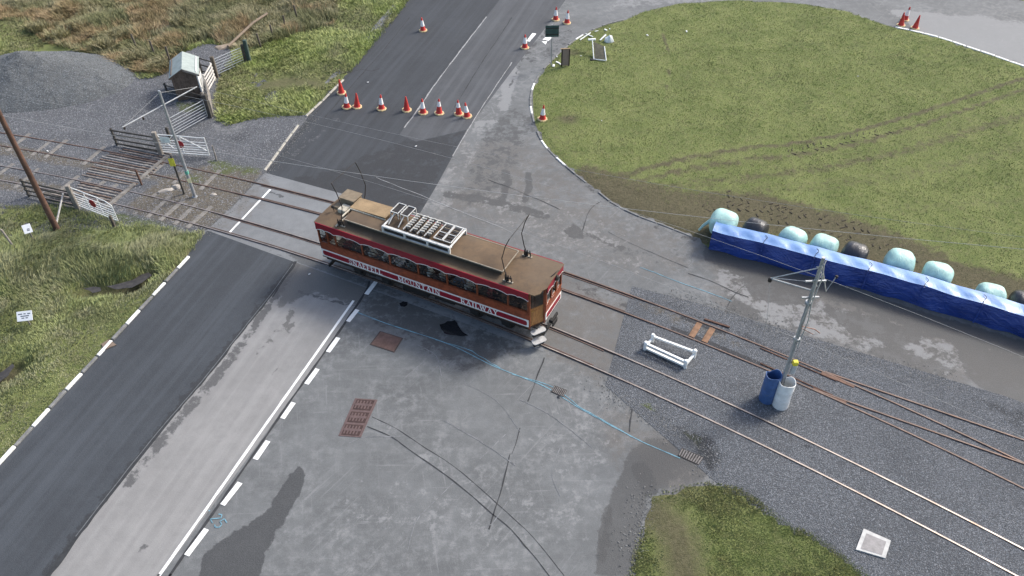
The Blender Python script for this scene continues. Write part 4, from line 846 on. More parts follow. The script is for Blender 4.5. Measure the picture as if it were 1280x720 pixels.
for x in (3.14, 3.62):                          # two tall black boxes on legs
    b = MB(); b.bbox(x, .05, zr+.46, x+.36, .70, zr+.52, .01); o = b.build('resistor_box', m_res, rack)
    b = MB()
    for yy in (.04, .69): b.beam((x, yy, zr+.54), (x+.36, yy, zr+.54), .03)
    for xx in (x, x+.36):
        b.beam((xx, .04, zr+.54), (xx, .69, zr+.54), .03)
        for yy in (.04, .69): b.beam((xx, yy, zr+.24), (xx, yy, zr+.54), .03)
    b.beam((x+.18, -.45, zr+.25), (x+.18, .05, zr+.5), .03); b.build('box_frame', m_rk, o)
for x in (4.12, 4.46, 4.80, 5.14):              # coil banks with porcelain spools
    o = MB().tube([(x+.12, RY0+.2, zr+.30), (x+.12, RY1-.1, zr+.30)], .085, 10).build('resistor_bank', m_res, rack, True)
    b = MB()
    for k in range(7): b.tube([(x+.02, RY0+.28+k*.15, zr+.395), (x+.22, RY0+.33+k*.15, zr+.395)], .03, 6)
    b.build('spool', m_por, o)
    b = MB(); b.beam((x-.03, RY0+.15, zr+.30), (x-.03, RY1-.05, zr+.30), .035, .05); b.build('bank_rail', m_rk, o)
for x in (5.52, 5.95):                          # two grids
    b = MB()
    for k in range(5): b.box(x+.03, RY0+.28+k*.2, zr+.26, x+.33, RY0+.40+k*.2, zr+.30)
    o = b.build('resistor_grid', m_res, rack)
    b = MB()
    for yy in (RY0+.22, 0.02, RY1-.12): b.beam((x, yy, zr+.32), (x+.38, yy, zr+.32), .03)
    for xx in (x, x+.38): b.beam((xx, RY0+.22, zr+.32), (xx, RY1-.12, zr+.32), .03)
    b.build('grid_frame', m_rk, o)
# bow collectors: one hoop at each end, carried on two sprung stands
def collector(xb, lean):
    for sy in (-1, 1):
        y = sy*.86; z0 = ZR+.05
        b = MB(); b.bbox(xb-.22, y-.05, z0, xb+.22, y+.05, z0+.03, .01); o = b.build('collector_stand', m_pale, tram)
        b = MB()
        for dx in (-.14, 0.02, .16): b.tube([(xb+dx, y, z0+.02), (xb+dx*.75, y-.02, z0+.34)], .022, 6)
        b.tube([(xb-.14, y, z0+.2), (xb+.16, y, z0+.2)], .03, 6); b.tube([(xb-.05, y, z0+.0), (xb-.05, y, z0+.16)], .06, 8)
        b.build('spring_gear', m_gear, o)
        b = MB(); ht = 5.12-z0
        b.tube([(xb, y, z0+.1), (xb+lean*.14, y, z0+.5), (xb+lean*.26, y, z0+1.1), (xb+lean*.1, y, z0+1.75), (xb-lean*.08, y*.99, z0+ht)], .02, 6); b.build('bow_arm', m_gear, tram)
    b = MB(); b.tube([(xb-lean*.08, -.88, 5.12), (xb-lean*.08, .88, 5.12)], .012, 6); b.build('contact_bar', m_gear, tram)
collector(9.15, -1); collector(1.08, 1)
# running gear
for cx in (2.2, 8.2):
    b = MB(); b.bbox(cx-1.15, -.62, .33, cx+1.15, -.54, .58, .02); b.bbox(cx-1.15, .54, .33, cx+1.15, .62, .58, .02); b.bbox(cx-.2, -.7, .36, cx+.2, .7, .62, .02); b.bbox(cx-.95, -.8, .28, cx-.55, -.62, .5, .03); b.bbox(cx+.55, -.8, .28, cx+.95, -.62, .5, .03); bo = b.build('bogie', m_blk, tram)
    for dx in (-.75, .75):
        for sy in (-1, 1):
            M = Matrix.Translation((cx+dx, sy*.53, .37)) @ Matrix.Rotation(R(90), 4, 'X'); b = MB(); b.lathe([(.05, -.06), (.26, -.05), (.33, -.055), (.33, .03), (.36, .05), (.36, .06), (.05, .07)], 20, M); b.build('wheel', m_gear, bo, True)
b = MB(); b.bbox(X0+.1, -.98, .74, X1, -.90, .97, .01); b.bbox(X0+.1, .90, .74, X1, .98, .97, .01); b.bbox(X0+.1, -.9, .86, X1+.3, .9, .93, .01)
b.bbox(3.9, -.85, .36, 5.2, -.35, .84, .03); b.bbox(5.5, -.8, .42, 6.5, -.3, .84, .03); b.tube([(4, .5, .55), (6.4, .5, .55)], .2, 12); b.build('underframe', m_blk, tram)
m_step = plain('step_board', (.42, .41, .39), .8, var=.15, dirt=(.25, .24, .22))
for sgn, org in ((1, Vector((0, 0, 0))), (-1, Vector((XE+X0, 0, 0)))):     # steps below both corner doors
    A = Vector((X1, -HW, 0)); B = Vector((XE, YD, 0)); d = (B-A).normalized(); n = Vector((d.y, -d.x, 0))
    for lv, (z, o0, o1, l0, l1) in enumerate(((.72, -.02, .26, .06, .72), (.38, .16, .48, .0, .62))):
        pl = []; 
        P4 = [A+d*l0+n*o0, A+d*l0+n*o1, A+d*l1+n*o1, A+d*l1+n*o0]
        ctr = sum(P4, Vector())/4; M = Matrix.Translation((ctr.x, ctr.y, z)) @ Matrix.Rotation(math.atan2(d.y, d.x), 4, 'Z')
        if sgn < 0: M = Matrix.Translation((XE+X0, 0, 0)) @ Matrix.Rotation(math.pi, 4, 'Z') @ M
        l, w = (l1-l0)/2, (o1-o0)/2; b = MB(); pl = []; r = .1
        for cx, cy, a0 in ((l-r, -w+r, -90), (l-r, w-r, 0), (-l+r, w-r, 90), (-l+r, -w+r, 180)):
            for k in range(4): a = R(a0+30*k); pl.append((cx+r*math.cos(a), cy+r*math.sin(a)))
        b.prism(pl, -.02, .02, M); o = b.build('step', m_step, tram)
        b = MB(); b.bbox(-l*.8, -w*.3, -.02-.22, l*.8, w*.3, -.021, .01, M); b.build('step_bracket', m_blk, o)
for sx, xx in ((1, XE), (-1, X0)):
    b = MB(); b.bbox(min(xx, xx+sx*.22), -.1, .6, max(xx, xx+sx*.22), .1, .76, .02); b.bbox(min(xx+sx*.2, xx+sx*.26), -.22, .55, max(xx+sx*.2, xx+sx*.26), .22, .8, .02); b.build('coupler', m_blk, tram)
    b = MB(); b.bbox(min(xx-.1*sx, xx-.02*sx), -.9, .18, max(xx-.1*sx, xx-.02*sx), .9, .34, .01); b.build('lifeguard', m_blk, tram)
b = MB(); M = Matrix.Translation((XE+.01, .35, ZR-.1)) @ Matrix.Rotation(R(90), 4, 'Y'); b.lathe([(.02, -.02), (.12, 0), (.13, .12), (.09, .16), (.02, .165)], 14, M); b.tube([(XE-.05, .1, ZR+.1), (XE+.05, .35, ZR+.16), (XE+.05, .6, ZR+.08)], .018, 6); b.build('headlamp', m_gear, tram)
# seats: slatted benches across the car
proto = None
for k in range(8):
    xs0 = 1.05+k*1.13
    for sy in (-1, 1):
        if proto is None:
            b = MB()
            for q in range(4): b.box(-.02, -.38, q*.11+.5, .03, .38, q*.11+.57)
            for q in range(4): b.box(.06+q*.1, -.38, .42, .14+q*.1, .38, .45)
            b.box(-.02, -.37, 0, .46, -.33, .42); b.box(-.02, .33, 0, .46, .37, .42); proto = o = b.build('seat', plain('seat_slats', (.06, .03, .018), .7), tram)
        else:
            o = bpy.data.objects.new('seat', proto.data); col.objects.link(o); o.parent = tram
        o.location = (xs0, sy*.6, .99)

# ------------------------------------------------------------------ passengers
def person_mesh():
    me = bpy.data.meshes.new('seated'); bm = bmesh.new()
    J = {'pel': (0, 0, .50), 'bel': (-.02, 0, .66), 'che': (-.03, 0, .86), 'nec': (-.02, 0, 1.02), 'hea': (.01, 0, 1.12), 'cro': (.0, 0, 1.24)}
    Rr = {'pel': (.15, .17), 'bel': (.13, .16), 'che': (.12, .18), 'nec': (.055, .055), 'hea': (.085, .075), 'cro': (.07, .065)}
    for s, k in ((1, 'l'), (-1, 'r')):
        J.update({k+'hip': (.06, s*.1, .49), k+'kne': (.44, s*.12, .50), k+'ank': (.46, s*.11, .09), k+'toe': (.60, s*.12, .05), k+'sho': (-.03, s*.18, .95), k+'elb': (.02, s*.25, .70), k+'wri': (.24, s*.16, .62), k+'han': (.32, s*.12, .60)})
        Rr.update({k+'hip': (.085, .085), k+'kne': (.065, .065), k+'ank': (.045, .045), k+'toe': (.04, .045), k+'sho': (.07, .07), k+'elb': (.045, .045), k+'wri': (.033, .033), k+'han': (.04, .035)})
    E_ = [('pel', 'bel'), ('bel', 'che'), ('che', 'nec'), ('nec', 'hea'), ('hea', 'cro')]
    for k in 'lr': E_ += [('pel', k+'hip'), (k+'hip', k+'kne'), (k+'kne', k+'ank'), (k+'ank', k+'toe'), ('che', k+'sho'), (k+'sho', k+'elb'), (k+'elb', k+'wri'), (k+'wri', k+'han')]
    ix = {n: i for i, n in enumerate(J)}; me.from_pydata([J[n] for n in J], [(ix[a], ix[c]) for a, c in E_], [])
    o = bpy.data.objects.new('tmp', me); col.objects.link(o); sk = o.modifiers.new('s', 'SKIN'); o.modifiers.new('d', 'SUBSURF').levels = 1
    for i, n in enumerate(J): me.skin_vertices[0].data[i].radius = Rr[n]; me.skin_vertices[0].data[i].use_root = (n == 'pel')
    dg = bpy.context.evaluated_depsgraph_get(); ev = o.evaluated_get(dg); m2 = bpy.data.meshes.new_from_object(ev); bpy.data.objects.remove(o)
    m2.shade_smooth(); return m2
PM = person_mesh()
m_skin = plain('skin', (.5, .29, .21), .6, var=.1, bump=0); m_trous = plain('trousers', (.02, .022, .03), .9)
co = np.zeros(len(PM.vertices)*3); PM.vertices.foreach_get('co', co); co = co.reshape(-1, 3)
def person(x, y, rz, shirt, hair, label):
    me = PM.copy(); me.materials.clear()
    for m_ in (shirt, m_skin, m_trous): me.materials.append(m_)
    idx = []
    for p in me.polygons:
        c = p.center; idx.append(1 if c.z > 1.03 or (c.x > .25 and .54 < c.z < .75 and abs(c.y) < .2 and c.z > .575) else (2 if c.z < .6 else 0))
    me.polygons.foreach_set('material_index', idx)
    o = bpy.data.objects.new('person', me); col.objects.link(o); Mt = tram.matrix_basis @ Vector((x, y, 1.06)); o.location = Mt; o.rotation_euler = (0, 0, TYAW+rz); o.scale = (.95, .95, .95)
    tag(o, label, 'person', 'passengers seated in the tramcar')
    b = MB(); b.lathe([(.005, .115), (.06, .10), (.092, .05), (.096, 0), (.088, -.05), (.07, -.07)], 12, Matrix.Translation((-.018, 0, 1.175)), cap=False); b.build('hair', hair, o, True)
    b = MB(); b.lathe([(.002, .03), (.012, .015), (.016, -.005), (.006, -.012)], 6, Matrix.Translation((.098, 0, 1.125)))
    for s in (-1, 1): b.lathe([(.002, .006), (.009, 0), (.002, -.006)], 6, Matrix.Translation((.088, s*.032, 1.155)))
    b.build('face', m_skin, o, True)
SH = [plain('shirt_%d' % i, c, .85) for i, c in enumerate(((.5, .48, .44), (.08, .1, .16), (.42, .4, .38), (.24, .05, .05), (.62, .61, .57), (.18, .2, .19)))]
HR = [plain('hair_grey', (.6, .58, .55), .8), plain('hair_brown', (.06, .035, .02), .7), plain('hair_white', (.8, .78, .75), .8)]
PL = [(1.30, -.58, 3, 1, 'passenger in a dark red top in the first long window from the rear'), (2.55, -.62, 0, 0, 'grey haired passenger in a cream top, left in the second long window'),
      (3.28, -.55, 4, 0, 'grey haired passenger in a white top, right in the second long window'), (4.02, -.60, 2, 0, 'grey haired passenger in a pale top, left in the third long window'), (4.52, -.48, 5, 2, 'white haired passenger in a dark grey top, right in the third long window'),
      (5.50, -.66, 4, 2, 'white haired passenger in a white top in the fourth long window'), (6.02, -.45, 0, 0, 'grey haired passenger in a cream top at the right end of the fourth long window'), (6.78, -.52, 1, 1, 'dark haired passenger in a navy top at the fifth long window'),
      (7.38, -.66, 2, 0, 'grey haired passenger in a pale top at the fifth long window'), (8.30, -.52, 3, 1, 'passenger in a dark red top in the sixth long window, nearest the front door')]
for i, (x, y, s, h, lab) in enumerate(PL): person(x-.12, max(-.74, y-.12), random.uniform(-.3, .3)+(math.pi if i % 4 == 3 else 0)*0, SH[s], HR[h], lab)

# ------------------------------------------------------------------ poles and overhead line
m_galv = plain('galvanised', (.36, .375, .385), .5, .5, var=.2, dirt=(.22, .22, .22)); m_polebr = plain('pole_rust_brown', (.105, .058, .04), .85, var=.35, sc=2); m_wire = plain('wire_grey', (.30, .30, .29), .6, .2, var=.1, bump=0); m_wirep = plain('wire_pale', (.4, .4, .38), .6, .1, var=.1, bump=0)
def arm_pt(u, v, z): return G(u, v, z)
pb = G(244, 246.5)
gp = empty('overhead_pole', pb, 0, 'slim galvanised overhead line pole beside the far white crossing gate', 'pole')
b = MB(); b.tube([(0, 0, -.05), (0, 0, 6.05)], .085, 12, .055); b.lathe([(.13, 0), (.13, .05), (.09, .06)], 12); b.build('pole_shaft', m_galv, gp, True)
L = G(153, 159, 5.25)-pb; Rr_ = G(246, 108.5, 5.25)-pb
b = MB(); b.tube([L, Rr_], .03, 8); o = b.build('bracket_arm', m_galv, gp, True)
b = MB(); b.tube([Vector((0, 0, 5.95)), L*.98+Vector((0, 0, .12))], .009, 5); b.tube([Vector((0, 0, 5.95)), Rr_*.98+Vector((0, 0, .12))], .009, 5); b.build('stay_rod', m_wire, gp)
for q in (.52, .97):
    b = MB(); p = L*q; p.z = 5.22; b.lathe([(.03, -.12), (.05, -.1), (.05, 0), (.03, .02)], 8, Matrix.Translation(p)); b.build('insulator', m_gear, o)
b = MB(); p = Rr_*.9; p.z = 5.22; b.lathe([(.03, -.12), (.05, -.1), (.05, 0), (.03, .02)], 8, Matrix.Translation(p)); b.build('insulator', m_gear, o)
b = MB(); b.tube([(0, 0, 1.45), (0, 0, 1.62)], .1, 12); b.build('pole_band', plain('green_tape', (.1, .34, .26), .7), gp)
b = MB(); b.bbox(-.09, -.1, .95, .09, -.085, 1.2, .004, Matrix.Rotation(.3, 4, 'Z')); b.build('number_plate', plain('cream_plate', (.66, .62, .38), .6), gp)
# rusty pole at the left
pb2 = onG(72, 288); pb2.z -= .02
rp = empty('brown_pole', pb2, 0, 'tall rusty brown pole rising past the left edge beside the near white gate', 'pole')
b = MB(); b.tube([(0, 0, -.1), (.0, 0, 3), (.0, 0, 7.2)], .15, 12, .11); b.build('pole_shaft', m_polebr, rp, True)
b = MB(); st = G(88, 261)-pb2; b.tube([Vector((0, .05, .3)), st+Vector((0, 0, .95))], .045, 8); b.build('brace', plain('brace_grey', (.34, .33, .31), .8), rp)
b = MB(); b.tube([G(66, 283)-pb2, G(53, 262)-pb2+Vector((0, 0, .05))], .02, 6); b.build('cable_guard', m_slp, rp)
# right hand pole with barrels round its foot
pb3 = G(971, 499)
qp = empty('overhead_pole', pb3, 0, 'silver overhead line pole with triangular bracket standing between the blue and white barrels', 'pole')
b = MB(); b.tube([(0, 0, -.05), (0, 0, 7.2)], .085, 12, .06); b.build('pole_shaft', m_galv, qp, True)
def rel(u, v, z): return G(u, v, z)-pb3
tip = rel(963, 348, 5.75)
b = MB(); b.tube([tip, Vector((0, 0, 5.72))], .028, 8); o = b.build('bracket_arm', m_galv, qp, True)
b = MB(); b.tube([tip, Vector((0, 0, 6.75)), ], .02, 6); b.tube([tip+Vector((0, 0, .03)), Vector((0, 0, 6.1))], .012, 6); b.build('tie_rod', m_galv, qp, True)
b = MB(); b.lathe([(.04, -.16), (.07, -.13), (.07, -.02), (.04, .02)], 10, Matrix.Translation(tip)); b.build('insulator', m_gear, o)
b = MB(); far_arm = rel(1046, 345, 5.6); b.tube([Vector((0, 0, 6.95)), far_arm*.7+Vector((0, 0, 7.1))*.3*0+Vector((0, 0, 1.2)), far_arm], .022, 6); b.build('bracket_arm', m_wirep, qp, True)
b = MB(); b.lathe([(.03, -.1), (.055, -.08), (.055, 0), (.03, .02)], 10, Matrix.Translation(far_arm)); b.build('insulator', m_gear, qp)
b = MB(); b.tube([(.08, -.1, 3.0), (.13, -.12, 4.4), (.02, -.16, 5.3), (.12, -.12, 6.4), (.04, -.1, 7.0)], .022, 6); b.tube([(-.09, -.08, 1.7), (-.1, -.1, 4.0), (-.03, -.13, 5.4), (-.02, -.12, 6.9)], .018, 6); b.build('conduit', m_wirep, qp, True)
b = MB()
for k in range(14): a_ = k*.9; b.tube([(.10*math.cos(a_), .10*math.sin(a_), 5.9+k*.085), (.12*math.cos(a_+.9), .12*math.sin(a_+.9), 5.9+(k+1)*.085)], .018, 5)
b.build('coiled_cable', m_wirep, qp, True)
for z_, w_ in ((6.15, .35), (5.4, .3)): b = MB(); b.beam((-w_, 0, z_), (w_, .02, z_), .06, .05); b.build('crossarm', m_galv, qp)
for z_ in (5.1, 3.3): b = MB(); b.lathe([(.12, z_), (.13, z_+.02), (.13, z_+.1), (.12, z_+.12)], 12); b.build('pole_band', m_galv, qp)
b = MB(); b.tube([(0, -.1, 4.1), (.45, -.15, 4.0), (.7, -.1, 3.75)], .018, 6); b.tube([(0, -.1, 4.0), (.4, -.25, 3.85)], .014, 6); b.build('bracket_switch', plain('copper_rod', (.30, .17, .12), .6, .3), qp, True)
b = MB(); b.bbox(.14, -.1, 1.55, .32, .06, 2.0, .02); o = b.build('equipment_box', plain('grey_box', (.42, .43, .43), .6), qp); b = MB(); b.bbox(.135, -.105, 2.0, .325, .065, 2.2, .02); b.build('box_cap', plain('yellow_cap', (.62, .55, .05), .6), o)
b = MB(); b.tube([tip, rel(985, 407, .3)*0+tip+Vector((.25, -.25, -2.2))], .006, 5); b.build('hanging_wire', m_wirep, qp)
def barrel(px, r, h, mat, label, notch):
    c = G(*px); n = 28; b = MB(); P = []
    prof = [(r*.97, 0), (r, .03), (r*1.0, h*.33), (r*1.015, h*.345), (r, h*.36), (r, h*.66), (r*1.015, h*.675), (r, h*.69), (r*.995, h)]
    m_ = len(prof); base = len(b.v)
    for j, (rr, z) in enumerate(prof):
        for k in range(n):
            a_ = 2*math.pi*k/n; zz = z
            if j == m_-1: zz = h-notch*(max(0, math.cos(a_-1.9))**6)*h+.03*math.sin(3*a_)
            b.v.append((rr*math.cos(a_), rr*math.sin(a_), zz))
    for j in range(m_):                      # inner skin
        rr, z = prof[m_-1-j]
        for k in range(n):
            a_ = 2*math.pi*k/n; zz = z if j else h-notch*(max(0, math.cos(a_-1.9))**6)*h+.03*math.sin(3*a_)
            b.v.append((rr*.93*math.cos(a_), rr*.93*math.sin(a_), zz))
    for j in range(2*m_-1):
        for k in range(n): b.f.append([base+j*n+k, base+j*n+(k+1) % n, base+(j+1)*n+(k+1) % n, base+(j+1)*n+k]); b.m.append(0)
    o = b.build('barrel', mat, None, True, c); tag(o, label, 'barrel', 'barrels round the foot of the overhead pole'); return o
o = barrel((958, 499), .30, 1.45, plain('barrel_blue', (.055, .115, .27), .5, var=.18, dirt=(.09, .13, .2)), 'open blue plastic barrel left of the white one at the overhead pole', .1)
o = barrel((975, 506), .31, 1.35, plain('barrel_white', (.72, .73, .71), .5, var=.08, dirt=(.5, .5, .47)), 'open white plastic barrel with a notched rim at the overhead pole', .16)
b = MB(); strokes(b, [[(0, .1*k), (0, .1*k+.06)] for k in range(6)], 0, 0, .03, Matrix.Translation((.23, -.215, .45)) @ Matrix.Rotation(R(-45+90), 4, 'Z') @ Matrix.Rotation(R(90), 4, 'X')); b.build('barrel_print', plain('print_dark', (.06, .06, .07), .7), o)
# wires
def wire(pts, sag, r, label, mat=None, name='overhead_wire', seg=10):
    b = MB(); P = [Vector(p) for p in pts]; out = []
    for a_, c in zip(P[:-1], P[1:]):
        for k in range(seg): t_ = k/seg; p = a_.lerp(c, t_); p.z -= sag*4*t_*(1-t_); out.append(p)
    out.append(P[-1]); b.tube(out, r, 5); o = b.build(name, mat or m_wire, None); return tag(o, label, 'wire')
def tw(f, s0, s1, z, n=24): return [f(s0+(s1-s0)*i/n)[0]+Vector((0, 0, z)) for i in range(n+1)]
wire(tw(FAR, f0-8, f1+6, 4.95), 0, .0055, 'contact wire strung above the far track over the blue barrier', seg=1)
wire(tw(NEAR, S0, S1, 5.13), 0, .005, 'contact wire strung above the near track and the tramcar', seg=1)
e1 = G(1500, 330, 6.5)
wire([(-45, 36.8, 6.6), (-22.16, 31.06, 6.38), e1], .75, .0065, 'long sagging cable from the brown pole across the whole crossing to the right', m_wirep)
wire([G(246, 108.5, 5.3), G(1500, 322, 6.9)], .9, .0045, 'thinner sagging cable from the galvanised pole arm across the road to the right', m_wire, seg=16)

# ------------------------------------------------------------------ gates and fences on the left
m_gw = plain('gate_white', (.72, .73, .70), .6, var=.08, dirt=(.5, .5, .46)); m_red = plain('disc_red', (.30, .018, .022), .55); m_post = plain('post_timber', (.105, .088, .07), .95, var=.35, sc=4); m_dkwood = plain('fence_dark', (.06, .055, .047), .9, var=.4, sc=4); m_pt2 = plain('post_pale', (.22, .2, .175), .95, var=.3, sc=4)
def lineM(A, B, lift=0.):
    d = B-A; return Matrix.Translation(A+Vector((0, 0, lift))) @ Matrix.Rotation(math.atan2(d.y, d.x), 4, 'Z'), math.hypot(d.x, d.y)
def gate(name, A, B, h, bars, mat, label, cat, stiles, diag=True, disc=None, curved=False, r=.022, cls='tube', plate=None, group=None):
    M, L = lineM(A, B); root = empty(name, A, 0, label, cat, group); M = Matrix.Translation(-A) @ M; lo = .16
    P = lambda x, z, y=0: M @ Vector((x, y, z))
    b = MB()
    top = [P(0, h), P(L*.62, h), P(L*.85, h-.02), P(L, h-.18 if curved else h)]
    b.tube(top, r, 6); b.tube([P(0, lo), P(L, lo)], r, 6); b.tube([P(0, lo), P(0, h)], r, 6); b.tube([P(L, lo), P(L, h-.18 if curved else h)], r, 6); b.build('gate_frame', mat, root, True)
    for z in bars:
        b = MB(); b.tube([P(0, z), P(L, z)], r*.8, 6); b.build('gate_bar', mat, root, True)
    for q in stiles:
        b = MB(); b.tube([P(L*q, lo), P(L*q, h)], r*.8, 6); b.build('gate_stile', mat, root, True)
    if diag:
        for p, q in diag: b = MB(); b.tube([P(L*p[0], lo+(h-lo)*p[1], .03), P(L*q[0], lo+(h-lo)*q[1], .03)], r*.8, 6); b.build('gate_brace', mat, root, True)
    if disc:
        Md = M @ Matrix.Translation((L*disc, -.05, lo+(h-lo)*.55)) @ Matrix.Rotation(R(90), 4, 'X'); b = MB(); b.lathe([(.21, -.008), (.22, -.004), (.22, .008), (.21, .012)], 24, Md); b.build('red_disc', m_red, root)
    if plate:
        b = MB(); b.bbox(L*plate[0], -.06, plate[2], L*plate[1], -.04, plate[3], .005, M); b.build('notice_plate', plain('plate_mint', (.62, .68, .62), .6), root)
    return root
def post(u, v, h, w, mat, parent=None, label=None, lean=(0, 0), name='gate_post', rnd=False, cat='post', base=None, group=None):
    p = onG(u, v) if base is None else base
    b = MB()
    if rnd: b.tube([(0, 0, -.1), (lean[0]*h, lean[1]*h, h)], w/2, 10, w*.45)
    else:
        M = Matrix.Shear('XY', 4, (0, 0)) if False else Matrix.Identity(4); M[0][2] = lean[0]; M[1][2] = lean[1]; b.bbox(-w/2, -w/2, -.1, w/2, w/2, h, .02, M)
    o = b.build(name, mat, None, rnd)
    if parent is not None: o.parent = parent; o.location = p-parent.location
    else: o.location = p; tag(o, label, cat, group)
    return o
BARS = [.30, .45, .60, .76, .94]
A, B = onG(99, 260), onG(149, 279.5)
g1 = gate('crossing_gate', A, B, 1.25, BARS, m_gw, 'white crossing gate with red disc beside the rusty brown pole, nearer of two', 'gate', (.33, .66), False, .5, True, .025, group='white level crossing gates')
post(98, 261, 1.42, .2, m_pt2, g1, lean=(-.02, 0)); post(144, 285, .75, .12, m_post, g1, name='gate_stop')
A, B = onG(203, 193), onG(263, 197.5)
g2 = gate('crossing_gate', A, B, 1.25, BARS, m_gw, 'white crossing gate with red disc behind the slim galvanised pole, farther of two', 'gate', (.48,), [((0, .1), (.35, 1)), ((.45, 1), (1, .2)), ((0, 1), (.3, .2))], .46, False, .025, plate=(.08, .28, .8, 1.15), group='white level crossing gates')
post(202, 194, 1.45, .22, m_pt2, g2); post(213, 175, .8, .14, m_dkwood, g2, name='gate_stop')
def rail_fence(name, A, B, h, n, mat, label, pn=2, w=.09):
    M, L = lineM(A, B); M = Matrix.Translation(-A) @ M; root = empty(name, A, 0, label, 'fence')
    for k in range(n):
        z = .18+(h-.22)*k/(n-1); b = MB(); b.bbox(-.05, -.02, z-w/2, L+.05, .025, z+w/2, .008, M @ Matrix.Rotation(random.uniform(-.008, .008), 4, 'Y')); b.build('fence_rail', mat, root)
    for k in range(pn):
        x = L*k/(pn-1) if pn > 1 else 0; b = MB(); b.bbox(x-.05, .025, -.1, x+.05, .11, h+.06, .012, M); b.build('fence_post', mat, root)
    return root
rail_fence('wing_fence', onG(146, 183), onG(198, 192), 1.05, 4, m_dkwood, 'dark timber wing fence left of the far white gate')
rail_fence('wing_fence', onG(36, 247), onG(93, 260), 1.05, 4, m_dkwood, 'dark timber wing fence left of the near white gate, under the brown pole')
# cattle grid timbers along both tracks
cg = empty('cattle_grid', G(150, 225), 0, 'weathered timber slats of the cattle grid laid along both tracks by the gates', 'cattle grid')
m_sl = [plain('slat_a', (.2, .17, .145), .95, var=.35, sc=4), plain('slat_b', (.15, .105, .08), .95, var=.35, sc=4), plain('slat_c', (.25, .235, .215), .95, var=.3, sc=4)]
sa, sb = sof(110, 214), sof(188, 222)
def slats(f, offs, s0, s1, up=.03):
    for k, o_ in enumerate(offs):
        c0 = s0+random.uniform(-.15, .15); c1 = s1+random.uniform(-.15, .15)
        p, d, r = f((c0+c1)/2); q0 = f(c0)[0]+r*o_; q1 = f(c1)[0]+r*o_
        b = MB(); b.bbox(-(q1-q0).length/2, -.045, 0, (q1-q0).length/2, .045, .07, .02); o = b.build('slat', m_sl[k % 3], cg); o.location = (q0+q1)/2+Vector((0, 0, up-.012))-cg.location; o.rotation_euler = (0, 0, math.atan2((q1-q0).y, (q1-q0).x))
slats(FAR, np.arange(-.42, .43, .21), sof(132, 197), sof(192, 213)); slats(FAR, np.arange(.78, 1.5, .2), sof(150, 192), sof(205, 205))
slats(FAR, np.arange(-1.75, -.72, .2), sof(112, 210), sof(172, 228), .02); slats(NEAR, np.arange(-.42, .43, .21), sof(90, 238), sof(140, 250)); slats(NEAR, np.arange(-1.5, -.72, .21), sof(62, 244), sof(98, 254))
b = MB()
for f, (ua, va) in ((FAR, (196, 208)), (NEAR, (148, 248))):
    p, d, r = f(sof(ua, va)); b.beam(p-r*1.2+Vector((0, 0, .05))-cg.location, p+r*1.2+Vector((0, 0, .05))-cg.location, .2, .09)
b.build('end_beam', m_slp, cg)
post(177.5, 231.5, .95, .09, m_polebr, label='short rusty rail post standing between the two tracks', lean=(-.03, 0), name='rail_post')
post(271, 201, .95, .09, m_pt2, label='short grey stop post right of the far white gate', name='stop_post', rnd=True)
yp = empty('marker_post', onG(230.5, 243), 0, 'thin post with a small yellow plate left of the galvanised pole', 'marker post')
b = MB(); b.bbox(-.045, -.04, -.05, .045, .04, 2.35, .01); b.build('post_shaft', m_dkwood, yp)
b = MB(); b.bbox(-.18, -.06, 1.75, .10, -.042, 2.2, .005); b.build('yellow_plate', plain('yellow_paint', (.66, .6, .06), .6), yp)
def rock(u, v, sx, sy, sz, mat, label, name='stone', rz=0, cat='stone', group=None):
    bm = bmesh.new(); bmesh.ops.create_icosphere(bm, subdivisions=2, radius=1)
    for q in bm.verts:
        n_ = mnoise.noise(q.co*1.7+Vector((u, v, 3)))*.35; q.co = Vector((q.co.x*sx, q.co.y*sy, max(-.2, q.co.z)*sz))*(1+n_)
    me = bpy.data.meshes.new(name); bm.to_mesh(me); bm.free(); me.materials.append(mat); o = bpy.data.objects.new(name, me); col.objects.link(o); o.location = onG(u, v); o.rotation_euler = (0, 0, rz); return tag(o, label, cat, group)
m_stone = plain('stone_pale', (.34, .31, .27), .95, var=.25, sc=5)
rock(208, 239, .42, .16, .12, m_stone, 'long pale stone lying left of the yellow plate post', rz=.4); rock(221, 235, .26, .17, .2, m_stone, 'rounder pale stone touching the yellow plate post'); rock(267, 244, .2, .12, .08, m_stone, 'small stone right of the galvanised pole foot'); rock(283, 59, .75, .38, .2, plain('stone_tan', (.3, .24, .18), .95), 'flat tan slab of stone by the far metal field gate', rz=.3)
# field gates by the shed
m_gg = plain('gate_galv', (.42, .44, .45), .45, .5, var=.15)
GB = [.32, .48, .65, .82, .98]
ga = gate('field_gate', onG(273.5, 95), onG(310, 78.5), 1.15, GB, m_gg, 'galvanised field gate uphill of the small shed', 'gate', (.5,), [((0, 0), (.5, 1))], r=.022, group='galvanised field gates')
post(271.5, 97, 1.4, .2, m_post, ga); post(312.5, 79, 1.5, .22, plain('post_green', (.05, .075, .065), .9), ga); post(308, 80, 1.2, .16, m_dkwood, ga)
gc = gate('field_gate', onG(218, 172.5), onG(260.5, 148.5), 1.2, GB, m_gg, 'galvanised field gate between the far white crossing gate and the shed', 'gate', (), False, r=.022, group='galvanised field gates')
post(263, 147, 1.5, .26, m_dkwood, gc); post(259.5, 142, 1.35, .14, m_post, gc)
sg_ = rail_fence('slatted_hurdle', onG(261.5, 116), onG(270, 101), 1.15, 5, plain('hurdle_pale', (.5, .48, .45), .85, var=.2), 'pale slatted timber hurdle beside the shed', 2, .11)
bf = empty('board_panel', onG(262, 120), 0, 'tall weathered boards standing on edge between the hurdle and field gate', 'boards')
